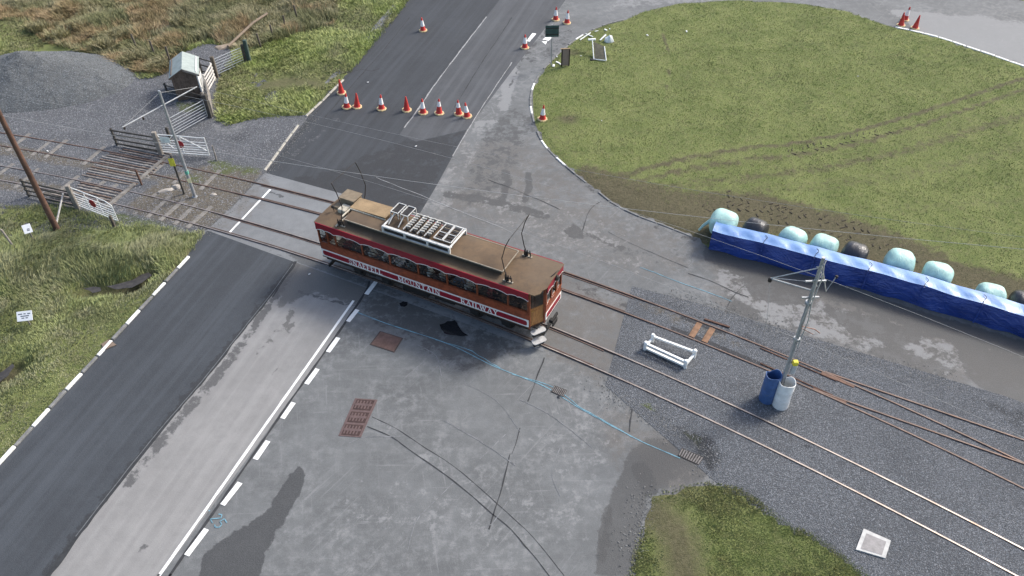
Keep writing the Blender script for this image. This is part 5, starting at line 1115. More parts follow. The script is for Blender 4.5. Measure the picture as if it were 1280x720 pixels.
A, B = onG(262.5, 119), onG(267, 146); M, L = lineM(A, B); M = Matrix.Translation(-bf.location) @ M
for k in range(5):
    b = MB(); b.bbox(L*k/5+.01, -.03, .0, L*(k+1)/5-.01, .03, 1.05+random.uniform(-.06, .04), .01, M); b.build('board', m_pt2, bf)
rail_fence('back_fence', onG(252, 92), onG(269, 97), 1.1, 3, m_dkwood, 'dark rail fence behind the shed gable', 2, .08)
lf = rail_fence('broken_fence', onG(208, 116), onG(258, 131), .55, 2, m_dkwood, 'low dark broken rails leaning in front of the shed', 3, .07)
for k, (u, v, h) in enumerate(((172, 62, 1.1), (194, 70, 1.1), (214, 82, 1.3), (327, 62, 1.), (342, 49, 1.), (357, 36, 1.), (372, 24, 1.))):
    post(u, v, h, .11, m_post, label=['slanting fence post in the brown rushes left of the pools', 'fence post in the rushes below the left pool', 'fence post in the rushes just behind the shed'][k] if k < 3 else ['fence post nearest the metal gate on the roadside bank', 'second fence post up the roadside bank', 'third fence post up the roadside bank', 'topmost fence post on the roadside bank'][k-3], name='fence_post', lean=(-.08+.05*(k % 3), 0), group='old fence posts on the moor')
post(22, 317, 1.15, .09, m_pt2, label='thin pale leaning post at the left edge of the verge', name='marker_stake', lean=(-.12, .0))
# small notice boards on the verge
m_sgn = plain('sign_white', (.76, .77, .77), .5, var=.04); m_ink = plain('sign_ink', (.08, .09, .12), .7)
def small_sign(u, v, h, w, hh, tilt, label, lines):
    root = empty('notice_sign', onG(u, v), 0, label, 'sign'); b = MB(); b.bbox(-.03, -.02, -.1, .03, .02, h, .005); b.build('sign_post', m_pt2, root)
    M = Matrix.Translation((0, -.035, h)) @ Matrix.Rotation(tilt[1], 4, 'Z') @ Matrix.Rotation(tilt[0], 4, 'X'); b = MB(); b.bbox(-w/2, -.012, -hh/2, w/2, .012, hh/2, .004, M); bd = b.build('sign_board', m_sgn, root)
    b = MB()
    for x0, x1, z in lines: b.box(x0*w, -.0155, z*hh-.02, x1*w, -.0125, z*hh+.02, M)
    b.build('sign_print', m_ink, bd)
small_sign(44.5, 304.5, .75, .36, .42, (-.55, .5), 'small white notice on a stake below the rusty brown pole', [(-.1, .25, -.2), (-.05, .25, -.05)])
small_sign(38, 406, .55, .62, .42, (-.75, .15), 'wider white printed notice low on the left verge', [(-.4, -.12, .22), (-.05, .1, .22), (.2, .4, .22), (-.25, .3, .0), (-.2, -.02, -.2), (.06, .22, -.2)])

# ------------------------------------------------------------------ the shed
_a, _b = onG(224, 127), onG(252, 123)
sh = empty('garden_shed', _a, math.atan2(_b.y-_a.y, _b.x-_a.x), 'small timber shed with green grey felt roof and white window side', 'shed')
Wd, Ln, Hs, Hg = 1.42, 2.1, 1.62, 2.02        # gable width along local x, length along local y
m_bd = plain('shed_boards', (.115, .085, .065), .9, var=.35, sc=4); m_shw = plain('shed_white', (.68, .68, .65), .7, var=.1, dirt=(.45, .44, .4)); m_felt = plain('roof_felt', (.27, .31, .295), .9, var=.15, sc=3)
for gy in (0, Ln):
    for k in range(9):
        x0, x1 = Wd*k/9, Wd*(k+1)/9; zf = lambda x: Hs+(Hg-Hs)*(1-abs(x-Wd/2)/(Wd/2)); b = MB()
        b.prism([(x0+.006, .05), (x1-.006, .05), (x1-.006, zf(x1)-.02)]+([(Wd/2, Hg-.02)] if x0 < Wd/2 < x1 else [])+[(x0+.006, zf(x0)-.02)], -.02-random.uniform(0, .01), .02, Matrix.Translation((0, gy, 0)) @ XZ); b.build('gable_board', m_bd, sh)
for sx, mt in ((0, m_bd), (Wd, m_shw)):
    for k in range(11):
        z0 = .08+k*.152; b = MB(); b.bbox(sx-.02-.008*(k % 2), .02, z0, sx+.02+.006*(k % 2), Ln-.02, z0+.146, .006); b.build('side_board', mt, sh)
for k in (0, 1):
    y0 = .95+k*.55; b = MB(); b.bbox(Wd+.02, y0, .98, Wd+.045, y0+.46, 1.55, .006); w_ = b.build('window_frame', m_shw, sh); b = MB(); b.bbox(Wd+.03, y0+.05, 1.03, Wd+.052, y0+.41, 1.50, .003); b.build('window_pane', plain('dark_pane', (.02, .022, .025), .15), w_)
for s in (-1, 1):
    b = MB(); c = Wd/2; ex_ = c+s*(c+.14); ze = Hs-(.14)*(Hg-Hs)/(Wd/2); P = [Vector((c, -.12, Hg+.02)), Vector((ex_, -.12, ze+.02)), Vector((ex_, Ln+.12, ze+.02)), Vector((c, Ln+.12, Hg+.02))]
    n_ = Vector((0, 0, .035)); b.add([p for p in P]+[p+n_ for p in P], [(0, 1, 2, 3), (7, 6, 5, 4), (0, 4, 5, 1), (1, 5, 6, 2), (2, 6, 7, 3), (3, 7, 4, 0)]); rf = b.build('roof_slope', m_felt, sh)
    b = MB(); b.beam(P[0]+Vector((0, -.012, -.05)), P[1]+Vector((0, -.012, -.05)), .025, .11); b.beam(P[3]+Vector((0, .012, -.05)), P[2]+Vector((0, .012, -.05)), .025, .11); b.build('barge_board', m_bd if s < 0 else m_pt2, sh)
for sx in (0, Wd): b = MB(); b.bbox(sx-.035, -.035, .02, sx+.035, .0, Hs, .008); b.build('corner_trim', (m_bd, m_shw)[sx > 0], sh)

# ------------------------------------------------------------------ gravel heap
def heap_z(x, y):
    dx, dy = (x+30.0)/6.6, (y-46.2)/4.0; r = np.sqrt(dx*dx+dy*dy)
    z = 1.9*np.clip(1-r, 0, 1)**.95; dx2, dy2 = (x+34.5)/5.5, (y-45.3)/3.2; z = np.maximum(z, 1.1*np.clip(1-np.sqrt(dx2*dx2+dy2*dy2), 0, 1))
    return z*(1+.25*(fbm(x, y, .7, 4)-.5)) + np.where(z > .03, (fbm(x, y, 3.5, 6)-.5)*.12, -.06)
hx, hy = np.meshgrid(np.arange(-40.5, -23, .16), np.arange(41.4, 50, .16)); hz = heap_z(hx, hy); ny2, nx2 = hx.shape; ii = np.arange(nx2*ny2).reshape(ny2, nx2)
q = np.stack([ii[:-1, :-1].ravel(), ii[:-1, 1:].ravel(), ii[1:, 1:].ravel(), ii[1:, :-1].ravel()], -1); zc = hz.ravel(); q = q[(zc[q] > 0.0).any(1)]
us, inv = np.unique(q, return_inverse=True); me = bpy.data.meshes.new('gravel_heap'); me.from_pydata(np.column_stack([hx.ravel(), hy.ravel(), zc])[us].tolist(), [], inv.reshape(q.shape).tolist()); me.update(); me.shade_smooth(); me.materials.append(gravel('heap_gravel', (.14, .148, .15)))
for k in ('pale', 'dark', 'dirt', 'moss'): me.attributes.new(k, 'FLOAT', 'POINT')
heap = bpy.data.objects.new('gravel_heap', me); col.objects.link(heap); tag(heap, 'long low heap of grey gravel at the upper left beside the rushes', 'gravel heap')

# ------------------------------------------------------------------ covered barrier and bales
FRONT = [Vector((*p, 0)) for p in W(TARP_BASE)]
line = smooth_line(FRONT, .06); HB, DB = 1.08, .78
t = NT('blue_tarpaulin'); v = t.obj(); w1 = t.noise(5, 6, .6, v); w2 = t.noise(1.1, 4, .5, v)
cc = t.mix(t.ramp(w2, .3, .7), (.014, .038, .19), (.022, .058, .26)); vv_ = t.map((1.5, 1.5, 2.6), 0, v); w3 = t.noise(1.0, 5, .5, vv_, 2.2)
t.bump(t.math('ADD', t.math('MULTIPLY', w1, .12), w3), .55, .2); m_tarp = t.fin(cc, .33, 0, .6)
t = NT('blue_tarpaulin_glare'); v = t.obj(); w1 = t.noise(6, 6, .6, v); w2 = t.noise(1.3, 4, .5, v); cc = t.mix(t.ramp(w2, .3, .7), (.10, .20, .42), (.20, .33, .55)); v2 = t.map((1.6, .5, 1), .5, v); w3 = t.noise(2.2, 3, .5, v2, .6)  # top of the same sheet, sky glare put into its paler blue
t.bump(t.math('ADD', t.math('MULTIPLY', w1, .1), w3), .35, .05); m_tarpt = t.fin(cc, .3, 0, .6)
barrier = empty('covered_barrier', FRONT[0], 0, 'long low barrier under a blue tarpaulin along the field edge', 'barrier')
def frame_at(i):
    d = (line[min(i+1, len(line)-1)]-line[max(i-1, 0)]).normalized(); return line[i], d, Vector((-d.y, d.x, 0))
segL = 2.25; acc = 0; cuts = [0]
for i in range(1, len(line)):
    acc += (line[i]-line[i-1]).length
    if acc >= segL: cuts.append(i); acc = 0
if cuts[-1] != len(line)-1: cuts.append(len(line)-1)
def hpk(x, y, s, k): return float(fbm(np.array([x]), np.array([y]), s, k)[0]-.5)
arcl = [0]
for i in range(1, len(line)): arcl.append(arcl[-1]+(line[i]-line[i-1]).length)
for c0, c1 in zip(cuts[:-1], cuts[1:]):
    rows = 9; V = []; n_ = c1-c0+1
    for i in range(c0, c1+1):
        p, d, r = frame_at(i); u_ = (i-c0)/(c1-c0); s_ = arcl[i]
        for j in range(rows):
            t_ = j/(rows-1); z = HB*t_
            fold = .05*math.sin(s_*3.1+4.5*t_+4*vno(s_, t_*1.5, .7, 3))*(1-t_*.7)+.16*hpk(s_*.9, t_*1.4, 1.1, 4)*(1-t_*.5)+.07*math.sin(math.pi*u_)*math.sin(math.pi*t_)
            sagz = (-.02+.035*abs(math.sin(s_*2.1)))*(1-t_)
            q = p-r*(fold+.05*(1-t_))+Vector((0, 0, z+sagz+.01-.03*math.sin(math.pi*u_)*t_)); V.append(q-FRONT[0])
    Fq = [(i*rows+j, (i+1)*rows+j, (i+1)*rows+j+1, i*rows+j+1) for i in range(n_-1) for j in range(rows-1)]
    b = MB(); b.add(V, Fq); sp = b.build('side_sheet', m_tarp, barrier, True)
    rows = 8; V2 = []
    for i in range(c0, c1+1):
        p, d, r = frame_at(i); u_ = (i-c0)/(c1-c0); s_ = arcl[i]
        for j in range(rows):
            t_ = j/(rows-1); wr = .03*math.sin(s_*6+t_*3+5*vno(s_, t_, .6, 7))+.06*hpk(s_*1.2, t_*1.5, 1.2, 8)
            q = p+r*(DB*t_-.0)+Vector((0, 0, HB-.02+.012+(wr+.05*math.sin(math.pi*t_))*min(1, 4*t_*(1-t_)+.1)-.03*math.sin(math.pi*u_))); V2.append(q-FRONT[0])
    for i in range(n_):
        V2[i*rows] = V[i*9+8]
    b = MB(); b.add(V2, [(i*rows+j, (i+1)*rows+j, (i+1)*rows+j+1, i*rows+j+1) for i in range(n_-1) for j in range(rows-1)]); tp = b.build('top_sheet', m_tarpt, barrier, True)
    b = MB(); b.add([p2 for i in range(n_) for p2 in (V2[i*rows+rows-1], V2[i*rows+rows-1]-Vector((0, 0, HB-.02)))], [(2*i, 2*i+2, 2*i+3, 2*i+1) for i in range(n_-1)]); b.build('back_sheet', m_tarp, barrier, True)
    p, d, r = frame_at(c1); b = MB(); b.bbox(-.035, -.012, .03, .035, .012, HB, .006, Matrix.Translation(p-r*.075-FRONT[0]) @ Matrix.Rotation(math.atan2(d.y, d.x), 4, 'Z')); b.build('lap_seam', m_tarp, barrier)
    b = MB()
    lp = [p-r*.05+Vector((0, 0, HB-.12)), p-r*.02+Vector((0, 0, HB+.02)), p+r*.18+d*.03+Vector((0, 0, HB+.05)), p+r*.4+d*.1+Vector((0, 0, HB+.06)), p+r*.55-d*.02+Vector((0, 0, HB+.05))]
    b.tube([x-FRONT[0] for x in smooth_line(lp, .06)], .012, 5); b.build('tie_rope', m_blk, barrier)
p, d, r = frame_at(0); b = MB(); P = [p-d*.0-r*.05+Vector((0, 0, .01)), p+r*DB+Vector((0, 0, .01)), p+r*DB+Vector((0, 0, HB)), p+Vector((0, 0, HB))]; b.add([x-FRONT[0] for x in P], [(3, 2, 1, 0)]); b.build('end_sheet', m_tarp, barrier)
def bale(u, v, mat, label, s=1., rz=0.):
    bm = bmesh.new(); bmesh.ops.create_icosphere(bm, subdivisions=4, radius=1)
    for q in bm.verts:
        c = q.co; x = math.copysign(abs(c.x)**.6, c.x); rr = math.hypot(c.y, c.z); k = (abs(rr)**.72)/max(rr, 1e-6)
        nn = mnoise.noise(Vector((c.x*1.3+u, c.y*1.3, c.z*1.3)))*.07+mnoise.noise(Vector((c.x*5+u, c.y*2.5, c.z*2.5)))*.02
        q.co = Vector((x*.58, c.y*k*.63, c.z*k*.57))*(1+nn)*s
        if q.co.z < -.5*s: q.co.z = -.5*s+(q.co.z+.5*s)*.3
    me = bpy.data.meshes.new('wrapped_bale'); bm.to_mesh(me); bm.free(); me.materials.append(mat); me.shade_smooth(); o = bpy.data.objects.new('wrapped_bale', me); col.objects.link(o)
    c = G(u, v, .6); o.location = (c.x, c.y, .60*s-.02+gz(c)*.5); o.rotation_euler = (0, 0, rz); return tag(o, label, 'bale', 'plastic wrapped bales behind the blue barrier')
def wrap(name, c, ro):
    t = NT(name); v = t.obj(); v2 = t.map((7, 2, 3), .3, v); w = t.noise(1.5, 6, .65, v2, 1.2); w2 = t.noise(3, 4, .5, v); cc = t.mix(t.ramp(w2, .3, .7), tuple(x*.85 for x in c), tuple(min(.9, x*1.12) for x in c)); t.bump(w, .45, .06); return t.fin(cc, ro, 0, .5)
m_mint, m_blkw = wrap('wrap_mint', (.39, .60, .54), .4), wrap('wrap_black', (.03, .031, .036), .3)
BL = [(904, 281, 0, 'pale green wrapped bale at the left end of the blue barrier, with a loose tail'), (944, 287, 1, 'black wrapped bale between the first and second pale green bales'), (990, 300, 0, 'pale green wrapped bale right of the first black bale'), (1029, 310, 0, 'pale green wrapped bale just left of the second black bale'),
      (1068, 318, 1, 'middle black wrapped bale, right of the overhead pole top'), (1123, 331, 0, 'pale green wrapped bale, first right of the middle black bale'), (1170, 346, 0, 'pale green wrapped bale, second right of the middle black bale'), (1237, 371, 0, 'low pale green wrapped bale, last before the right edge'), (1279, 380, 1, 'black wrapped bale cut by the right edge of the picture'), (1330, 395, 0, 'pale green wrapped bale beyond the last black bale')]
for i, (u, v, k, lab) in enumerate(BL):
    o = bale(u, v, (m_mint, m_blkw)[k], lab, (1.1, .93, 1.0, 1.02, .96, 1.1, 1.05, .98, .96, 1.0)[i], -.5+random.uniform(-.3, .3))
    if i == 0:
        b = MB(); P = [Vector((-.55, -.15, .1)), Vector((-.85, -.35, -.25)), Vector((-.98, -.45, -.5))]; b.tube(P, .09, 6, .05); b.build('loose_tail', m_mint, o, True)

# ------------------------------------------------------------------ white rack, covers, grates, pad
rk = empty('rail_rack', G(830, 441), 0, 'low white painted rail rack standing on the ballast between the tracks', 'rack'); p0 = rk.location
Aa, Bb, Cc, Dd = G(806, 437), G(856, 460), G(815, 427.5), G(867, 447)
for (q, nm) in ((Aa, 1), (Bb, 1), (Cc, 0), (Dd, 0)):
    b = MB(); b.tube([q-p0+Vector((0, 0, -.02)), q-p0+Vector((0, 0, .40))], .075, 12); b.lathe([(.085, .38), (.09, .42), (.06, .47), (.01, .48)], 12, Matrix.Translation(q-p0)); b.build('rack_post', m_gw, rk, True)
for (p_, q_, z, w) in ((Aa, Bb, .36, .1), (Aa, Bb, .12, .1), (Cc, Dd, .34, .09)):
    b = MB(); b.beam(p_-p0+Vector((0, 0, z)), q_-p0+Vector((0, 0, z)), w, .085); b.build('rack_rail', m_gw, rk)
for (p_, q_) in ((Aa, Cc), (Bb, Dd)):
    b = MB(); b.beam(p_-p0+Vector((0, 0, .2)), q_-p0+Vector((0, 0, .2)), .09, .1); b.build('rack_end', m_gw, rk)
m_iron = plain('cover_iron', (.06, .037, .033), .75, .3, var=.3, sc=5); m_ironp = plain('cover_rib', (.115, .078, .073), .7, .2, var=.2)
def quadM(px):
    Q = [G(*p) for p in px]; return lambda s, t_: (Q[0]*(1-s)+Q[1]*s)*(1-t_)+(Q[3]*(1-s)+Q[2]*s)*t_
def slab(b, f, s0, t0, s1, t1, z0, z1):
    P = [f(s0, t0), f(s1, t0), f(s1, t1), f(s0, t1)]; lo = [p+Vector((0, 0, z0)) for p in P]; hi = [p+Vector((0, 0, z1)) for p in P]
    c = (P[1]-P[0]).cross(P[3]-P[0]).z; F_ = [(3, 2, 1, 0), (4, 5, 6, 7), (0, 1, 5, 4), (1, 2, 6, 5), (2, 3, 7, 6), (3, 0, 4, 7)]
    b.add(lo+hi, F_ if c > 0 else [x[::-1] for x in F_])
f = quadM([(444, 498), (472, 500), (451, 547), (423, 545)]); mc = empty('service_cover', (0, 0, 0), 0, 'long brown iron service cover of three ribbed plates on the yard', 'manhole cover')
b = MB(); slab(b, f, 0, 0, 1, 1, .004, .02); b.build('cover_frame', m_ironp, mc)
for k in range(3):
    b = MB(); slab(b, f, .1, k/3+.03, .9, (k+1)/3-.03, .02, .028); pl = b.build('cover_plate', m_iron, mc); b = MB()
    for q in range(5): slab(b, f, .16+q*.14, k/3+.06, .22+q*.14, (k+1)/3-.06, .028, .034)
    slab(b, lambda s, t_, f=f, k=k: f(.12+.76*s, k/3+.05+(.24)*(t_ if True else 0)*1+.0*(s)), 0, .35+.0, 1, .6, .0345, .037); b.build('cover_rib', m_ironp, pl)
f = quadM([(475, 414), (504, 423), (493, 441), (462, 431)]); mc2 = empty('service_cover', (0, 0, 0), 0, 'square rust brown plate set in the yard below the tramcar', 'manhole cover')
b = MB(); slab(b, f, 0, 0, 1, 1, .004, .019); b.build('cover_frame', plain('frame_brown', (.06, .045, .04), .85), mc2); b = MB(); slab(b, f, .05, .05, .95, .95, .019, .025); b.build('cover_plate', plain('plate_brown', (.115, .072, .06), .85, .1, var=.25, sc=4), mc2)
def grate(px, n, label):
    f = quadM(px); g_ = empty('drain_grate', (0, 0, 0), 0, label, 'drain grate'); b = MB(); slab(b, f, 0, 0, 1, 1, .004, .018); b.build('grate_frame', m_blk, g_)
    for k in range(n): b = MB(); slab(b, f, (k+.25)/n, .08, (k+.75)/n, .92, .018, .032); b.build('grate_bar', plain('grate_iron', (.15, .14, .135), .6, .4, var=.3), g_)
grate([(693, 482), (709, 488), (704, 497), (688, 490)], 8, 'small barred drain grate beside the blue chalk line'); grate([(852, 560), (880, 572), (873, 582), (847, 570)], 9, 'larger barred drain grate in the mud beside the ballast')
pad = empty('chamber_cover', (0, 0, 0), 0, 'pale concrete chamber surround with a metal lid on the ballast', 'manhole cover'); f = quadM([(1079, 662), (1113, 677), (1106, 699), (1069, 688)])
b = MB(); slab(b, f, 0, 0, 1, 1, -.02, .07); b.build('concrete_surround', plain('pad_concrete', (.46, .455, .43), .9, var=.15), pad); b = MB(); slab(b, f, .14, .16, .86, .9, .07, .078); b.build('lid', plain('pad_lid', (.25, .24, .235), .75, .2, var=.2), pad)
f = quadM([(127, 431), (137, 425), (146, 432), (131, 438)]); b = MB(); slab(b, f, 0, 0, 1, 1, .02, .055); tag(b.build('gully_board', plain('board_brown', (.16, .12, .09), .9)), 'small brown board lying against the white kerb', 'board')

# ------------------------------------------------------------------ cones
m_cr = plain('cone_red', (.46, .035, .028), .55, var=.15, dirt=(.3, .04, .035)); m_cw = plain('cone_white', (.78, .77, .74), .5, var=.05, dirt=(.6, .58, .55)); m_cb = plain('cone_base', (.58, .46, .25), .7, var=.12, dirt=(.4, .33, .2)); m_cbw = plain('cone_base_white', (.66, .62, .56), .7, var=.1)
def make_cone(sleeve, basem):
    root = empty('traffic_cone', (0, 0, 0)); b = MB(); pl = [(.29*math.cos(R(22.5+45*k))*1.04, .29*math.sin(R(22.5+45*k))*1.04) for k in range(8)]
    b.prism(pl, 0, .035); b.prism([(x*.86, y*.86) for x, y in pl], .035, .06); b.build('cone_base', basem, root)
    rz_ = lambda z: .185-(.185-.035)*(z-.06)/.88
    b = MB(); b.lathe([(.21, .06), (.195, .075), (rz_(.12), .12), (rz_(.5), .5), (rz_(.92), .92), (.02, .94)], 18); o = b.build('cone_body', m_cr, root, True)
    if sleeve: b = MB(); b.lathe([(rz_(sleeve[0])+.004, sleeve[0]), (rz_(sleeve[1])+.004, sleeve[1])], 18, cap=False); b.build('reflective_sleeve', m_cw, o, True)
    return root
CS = [(427, 116.5, 0, 'plain red cone on the kerb side, highest of the row'), (433.5, 134.5, 1, 'red and white cone second from the left in the row'), (446.5, 134, 0, 'plain red cone third from the left in the row'), (477, 136.5, 1, 'red and white cone standing alone, fourth from the left'),
      (508.5, 138, 0, 'plain red cone fifth from the left, middle of the row'), (529, 141.5, 1, 'red and white cone just right of the middle plain red cone'), (549, 142, 2, 'red and white cone with torn sleeve, third from the right end'), (573.5, 143, 2, 'red and white cone left of the pair at the right end'), (584, 146, 1, 'red and white cone at the right end of the row'),
      (529, 38.5, 1, 'lone red and white cone up the road near the top edge'), (656, 60, 1, 'lone red and white cone near the green field corner'), (678, 150.5, 1, 'lone red and white cone on the field kerb'), (694.5, 25, 1, 'left of two cones at the top of the junction'), (708.5, 29, 1, 'right of two cones at the top of the junction'),
      (1126, 32, 0, 'left cone of three on the far right kerb'), (1131, 25, 1, 'hindmost cone of three on the far right kerb'), (1143.5, 35.5, 0, 'right cone of three on the far right kerb')]
CP = [make_cone(None, m_cb), make_cone((.34, .74), m_cb), make_cone((.48, .78), m_cb)]; used = set()
for u, v, k, lab in CS:
    o = copy_tree(CP[k]) if k in used else CP[k]; used.add(k); p = G(u, v); p.z = max(.02, gz(p)) if inpoly(np.array([[p.x, p.y]]), V_FIELD)[0] else .02
    o.location = p; o.rotation_euler = (random.uniform(-.05, .05), random.uniform(-.09, .0), random.uniform(0, 3)); tag(o, lab, 'traffic cone', 'traffic cones')

# ------------------------------------------------------------------ sign post, board, oddments on the field corner
sp = empty('road_sign', onG(689, 83.5), .05, 'tall thin post with a dark green sign board, seen from behind', 'sign'); b = MB(); b.tube([(0, 0, -.1), (0, 0, 2.75)], .035, 8); b.build('sign_post', m_galv, sp, True)
b = MB(); b.bbox(-.42, -.04, 1.95, .42, -.02, 2.7, .01); bd = b.build('sign_board', plain('sign_green', (.04, .075, .07), .6, var=.15), sp); b = MB(); b.bbox(-.42, -.06, 2.1, .42, -.04, 2.15, .005); b.bbox(-.42, -.06, 2.5, .42, -.04, 2.55, .005); b.build('sign_brace', m_gear, bd)
bd = empty('upright_board', onG(706.5, 84), .05, 'upright brown panel with dark edges standing on the grass', 'board'); b = MB(); b.bbox(-.2, -.03, .05, .2, .03, 1.18, .01); b.build('panel_face', plain('panel_brown', (.24, .185, .15), .85, var=.12), bd)
for s in (-1, 1): b = MB(); b.bbox(s*.235-.035, -.04, 0, s*.235+.035, .04, 1.18, .01); b.build('panel_edge', plain('panel_dark', (.03, .02, .018), .8), bd)
b = MB(); b.bbox(-.34, -.05, 1.18, .27, .05, 1.21, .008); b.build('panel_cap', m_tan, bd)
t_ = empty('toppled_frame', onG(750, 76), .1, 'toppled pale metal frame lying on the grass with a dark mesh', 'frame'); b = MB()
Z = Vector((0, 0, .05)); Pp = [onG(*q)-t_.location for q in ((742, 64), (742, 76), (757, 79), (756, 70))]; zt_ = [.75, .05, .08, .55]
Pp = [Vector((q.x, q.y, z)) for q, z in zip(Pp, zt_)]
for a_, c in ((0, 1), (1, 2), (2, 3)): b.tube([Pp[a_], Pp[c]], .035, 6)
b.build('frame_tube', m_gw, t_, True); b = MB(); b.add([Pp[0]*.9+Pp[2]*.1, Pp[1]*.9+Pp[3]*.1, Pp[2]*.95+Pp[0]*.05, Pp[3]], [(0, 1, 2, 3)]); b.build('mesh_sheet', plain('mesh_brown', (.12, .11, .075), .9), t_)
b = MB(); b.bbox(-.28, -.08, .7, .22, .08, .8, .02, Matrix.Translation((Pp[0].x, Pp[0].y, 0))); b.build('frame_top', m_gw, t_); b = MB(); b.bbox(-.22, -.1, 0, .2, .1, .06, .02, Matrix.Translation((Pp[1].x, Pp[1].y, 0))); b.build('foot_weight', m_blk, t_)
rock(761, 53, .3, .26, .42, plain('sack_white', (.7, .72, .7), .6, var=.1), 'bulging white sack on the grass at the field corner', 'white_sack', cat='sack')
b = MB(); A, B = onG(750, 53), onG(757, 48); b.beam(A+Vector((0, 0, .1)), B+Vector((0, 0, .2)), .08, .06); tag(b.build('white_batten', m_gw), 'short white batten leaning against the white sack', 'batten')
st_ = empty('crossed_sticks', onG(735, 46), 0, 'two crossed pale sticks lying on the grass near the kerb', 'sticks')
for p_, q_ in (((725, 52), (738, 43.5)), ((732, 43.5), (741, 48.5))): b = MB(); b.beam(onG(*p_)+Vector((0, 0, .06))-st_.location, onG(*q_)+Vector((0, 0, .08))-st_.location, .06, .05); b.build('stick', m_gw, st_)
LIT = [(692, 84, .3), (697, 80, .28), (700, 82, .2), (745, 41, .2), (757, 39, .25), (762, 38, .15), (747, 40.5, .12), (696, 72, .15), (809, 46, .2), (858, 41, .22), (752, 153, .1), (1072, 97, .1), (726, 72, .12), (32, 130, .3), (60, 190, .15), (30, 203, .12), (387, 344, .1), (520, 184, .12), (460, 104, .12)]
lb = MB()
litter = empty('litter', (0, 0, 0)); litter['kind'] = 'stuff'
for u, v, s in LIT:
    b = MB(); p = onG(u, v)+Vector((0, 0, .05)); M = Matrix.Translation(p) @ Matrix.Rotation(random.uniform(0, 3), 4, 'Z') @ Matrix.Rotation(random.uniform(-.2, .2), 4, 'X'); b.bbox(-s/2, -s*.22, -.02, s/2, s*.22, .02, .01, M); o = b.build('scrap', m_gw, litter)
# far side: timber bank along the moor fence
lg = MB(); lg.tube([onG(286, 62)+Vector((0, 0, .2)), onG(318, 34)+Vector((0, 0, .22)), onG(335, 22)+Vector((0, 0, .2))], .09, 8, .08); tag(lg.build('fallen_log', plain('log_tan', (.19, .15, .11), .95, var=.3), None, True), 'long tan log lying beside the upper field gate', 'log')

# ------------------------------------------------------------------ grass, rushes, stones
t = NT('grass_blades'); tc = t.attrc('tint'); cc = t.mix(t.ramp(t.noise(.7, 5, .6), .3, .7, 0, .45), tc, (.2, .2, .095)); m_gr = t.fin(cc, .75, 0, .2)
def blades(name, XY, Z, h, spread, per, tint, lean=None, wid=.012, kind='stuff', bend=.35):
    """many small tufts: each blade is two triangles bent over"""
    n = len(XY); N = n*per; rep = np.repeat(np.arange(n), per); rng = RNG
    a = rng.random(N)*2*np.pi; rr = spread[rep]*np.sqrt(rng.random(N)) if hasattr(spread, '__len__') else spread*np.sqrt(rng.random(N))
    base = np.column_stack([XY[rep]+np.stack([np.cos(a), np.sin(a)], -1)*rr[:, None], Z[rep]])
    H = h[rep]*(.55+.7*rng.random(N)); out = np.stack([np.cos(a), np.sin(a)], -1)*(.25+.5*rng.random(N))[:, None]
    if lean is not None: out = out+lean[rep]
    b2 = a+np.pi/2+(rng.random(N)-.5)*2; sd_ = np.stack([np.cos(b2), np.sin(b2)], -1)*(wid*(.6+.8*rng.random(N)))[:, None]
    mid = base.copy(); mid[:, :2] += out*H[:, None]*bend; mid[:, 2] += H*.6
    tip = base.copy(); tip[:, :2] += out*H[:, None]; tip[:, 2] += H*(.95-.35*np.clip((out**2).sum(1), 0, 1.6)/1.6)
    bl = base.copy(); bl[:, :2] -= sd_; br = base.copy(); br[:, :2] += sd_; bl[:, 2] -= .02; br[:, 2] -= .02
    ml = mid.copy(); ml[:, :2] -= sd_*.8; mr = mid.copy(); mr[:, :2] += sd_*.8
    V = np.stack([bl, br, mr, ml, tip], 1).reshape(-1, 3).astype(np.float32)
    me = bpy.data.meshes.new(name); me.vertices.add(5*N); me.vertices.foreach_set('co', V.ravel())
    k = np.arange(N)*5; tri = np.stack([k, k+1, k+2, k, k+2, k+3, k+3, k+2, k+4], -1).reshape(-1)
    me.loops.add(9*N); me.loops.foreach_set('vertex_index', tri.astype(np.int32)); me.polygons.add(3*N); me.polygons.foreach_set('loop_start', np.arange(0, 9*N, 3).astype(np.int32)); me.polygons.foreach_set('loop_total', np.full(3*N, 3, np.int32)); me.update(calc_edges=True)
    c = tint[rep]*(.75+.5*rng.random(N))[:, None]; ca = me.color_attributes.new('tint', 'FLOAT_COLOR', 'POINT'); C4 = np.ones((N, 5, 4), np.float32); C4[:, :, :3] = c[:, None, :]; ca.data.foreach_set('color', C4.ravel())
    me.materials.append(m_gr); o = bpy.data.objects.new(name, me); col.objects.link(o); o['kind'] = kind; return o
def scatter(poly, n, keep=None, edge=.05):
    poly = np.array(poly); x0, y0 = poly.min(0); x1, y1 = poly.max(0); x0 = max(x0, -38); x1 = min(x1, 38); y0 = max(y0, 11); y1 = min(y1, 62)
    P = np.column_stack([x0+(x1-x0)*RNG.random(n), y0+(y1-y0)*RNG.random(n)]); P = P[inpoly(P, poly)]
    # drop what the camera's field cannot reach
    d = np.column_stack([P, np.zeros(len(P))])-np.array([0, 0, CH]); zz = d@_F; u = CF*(d@_R)/zz; w = CF*(d@_U)/zz
    P = P[(np.abs(u) < 720) & (np.abs(w) < 430)]
    sd_ = sheetdist(P); P = P[sd_ > edge]; return P
def mixc(a, b_, f): return np.array(a)[None]*(1-f[:, None])+np.array(b_)[None]*f[:, None]
GREEN, LIME, STRAW, RUST, OLIVE = (.2, .25, .08), (.29, .35, .11), (.42, .375, .235), (.32, .2, .115), (.18, .185, .09)
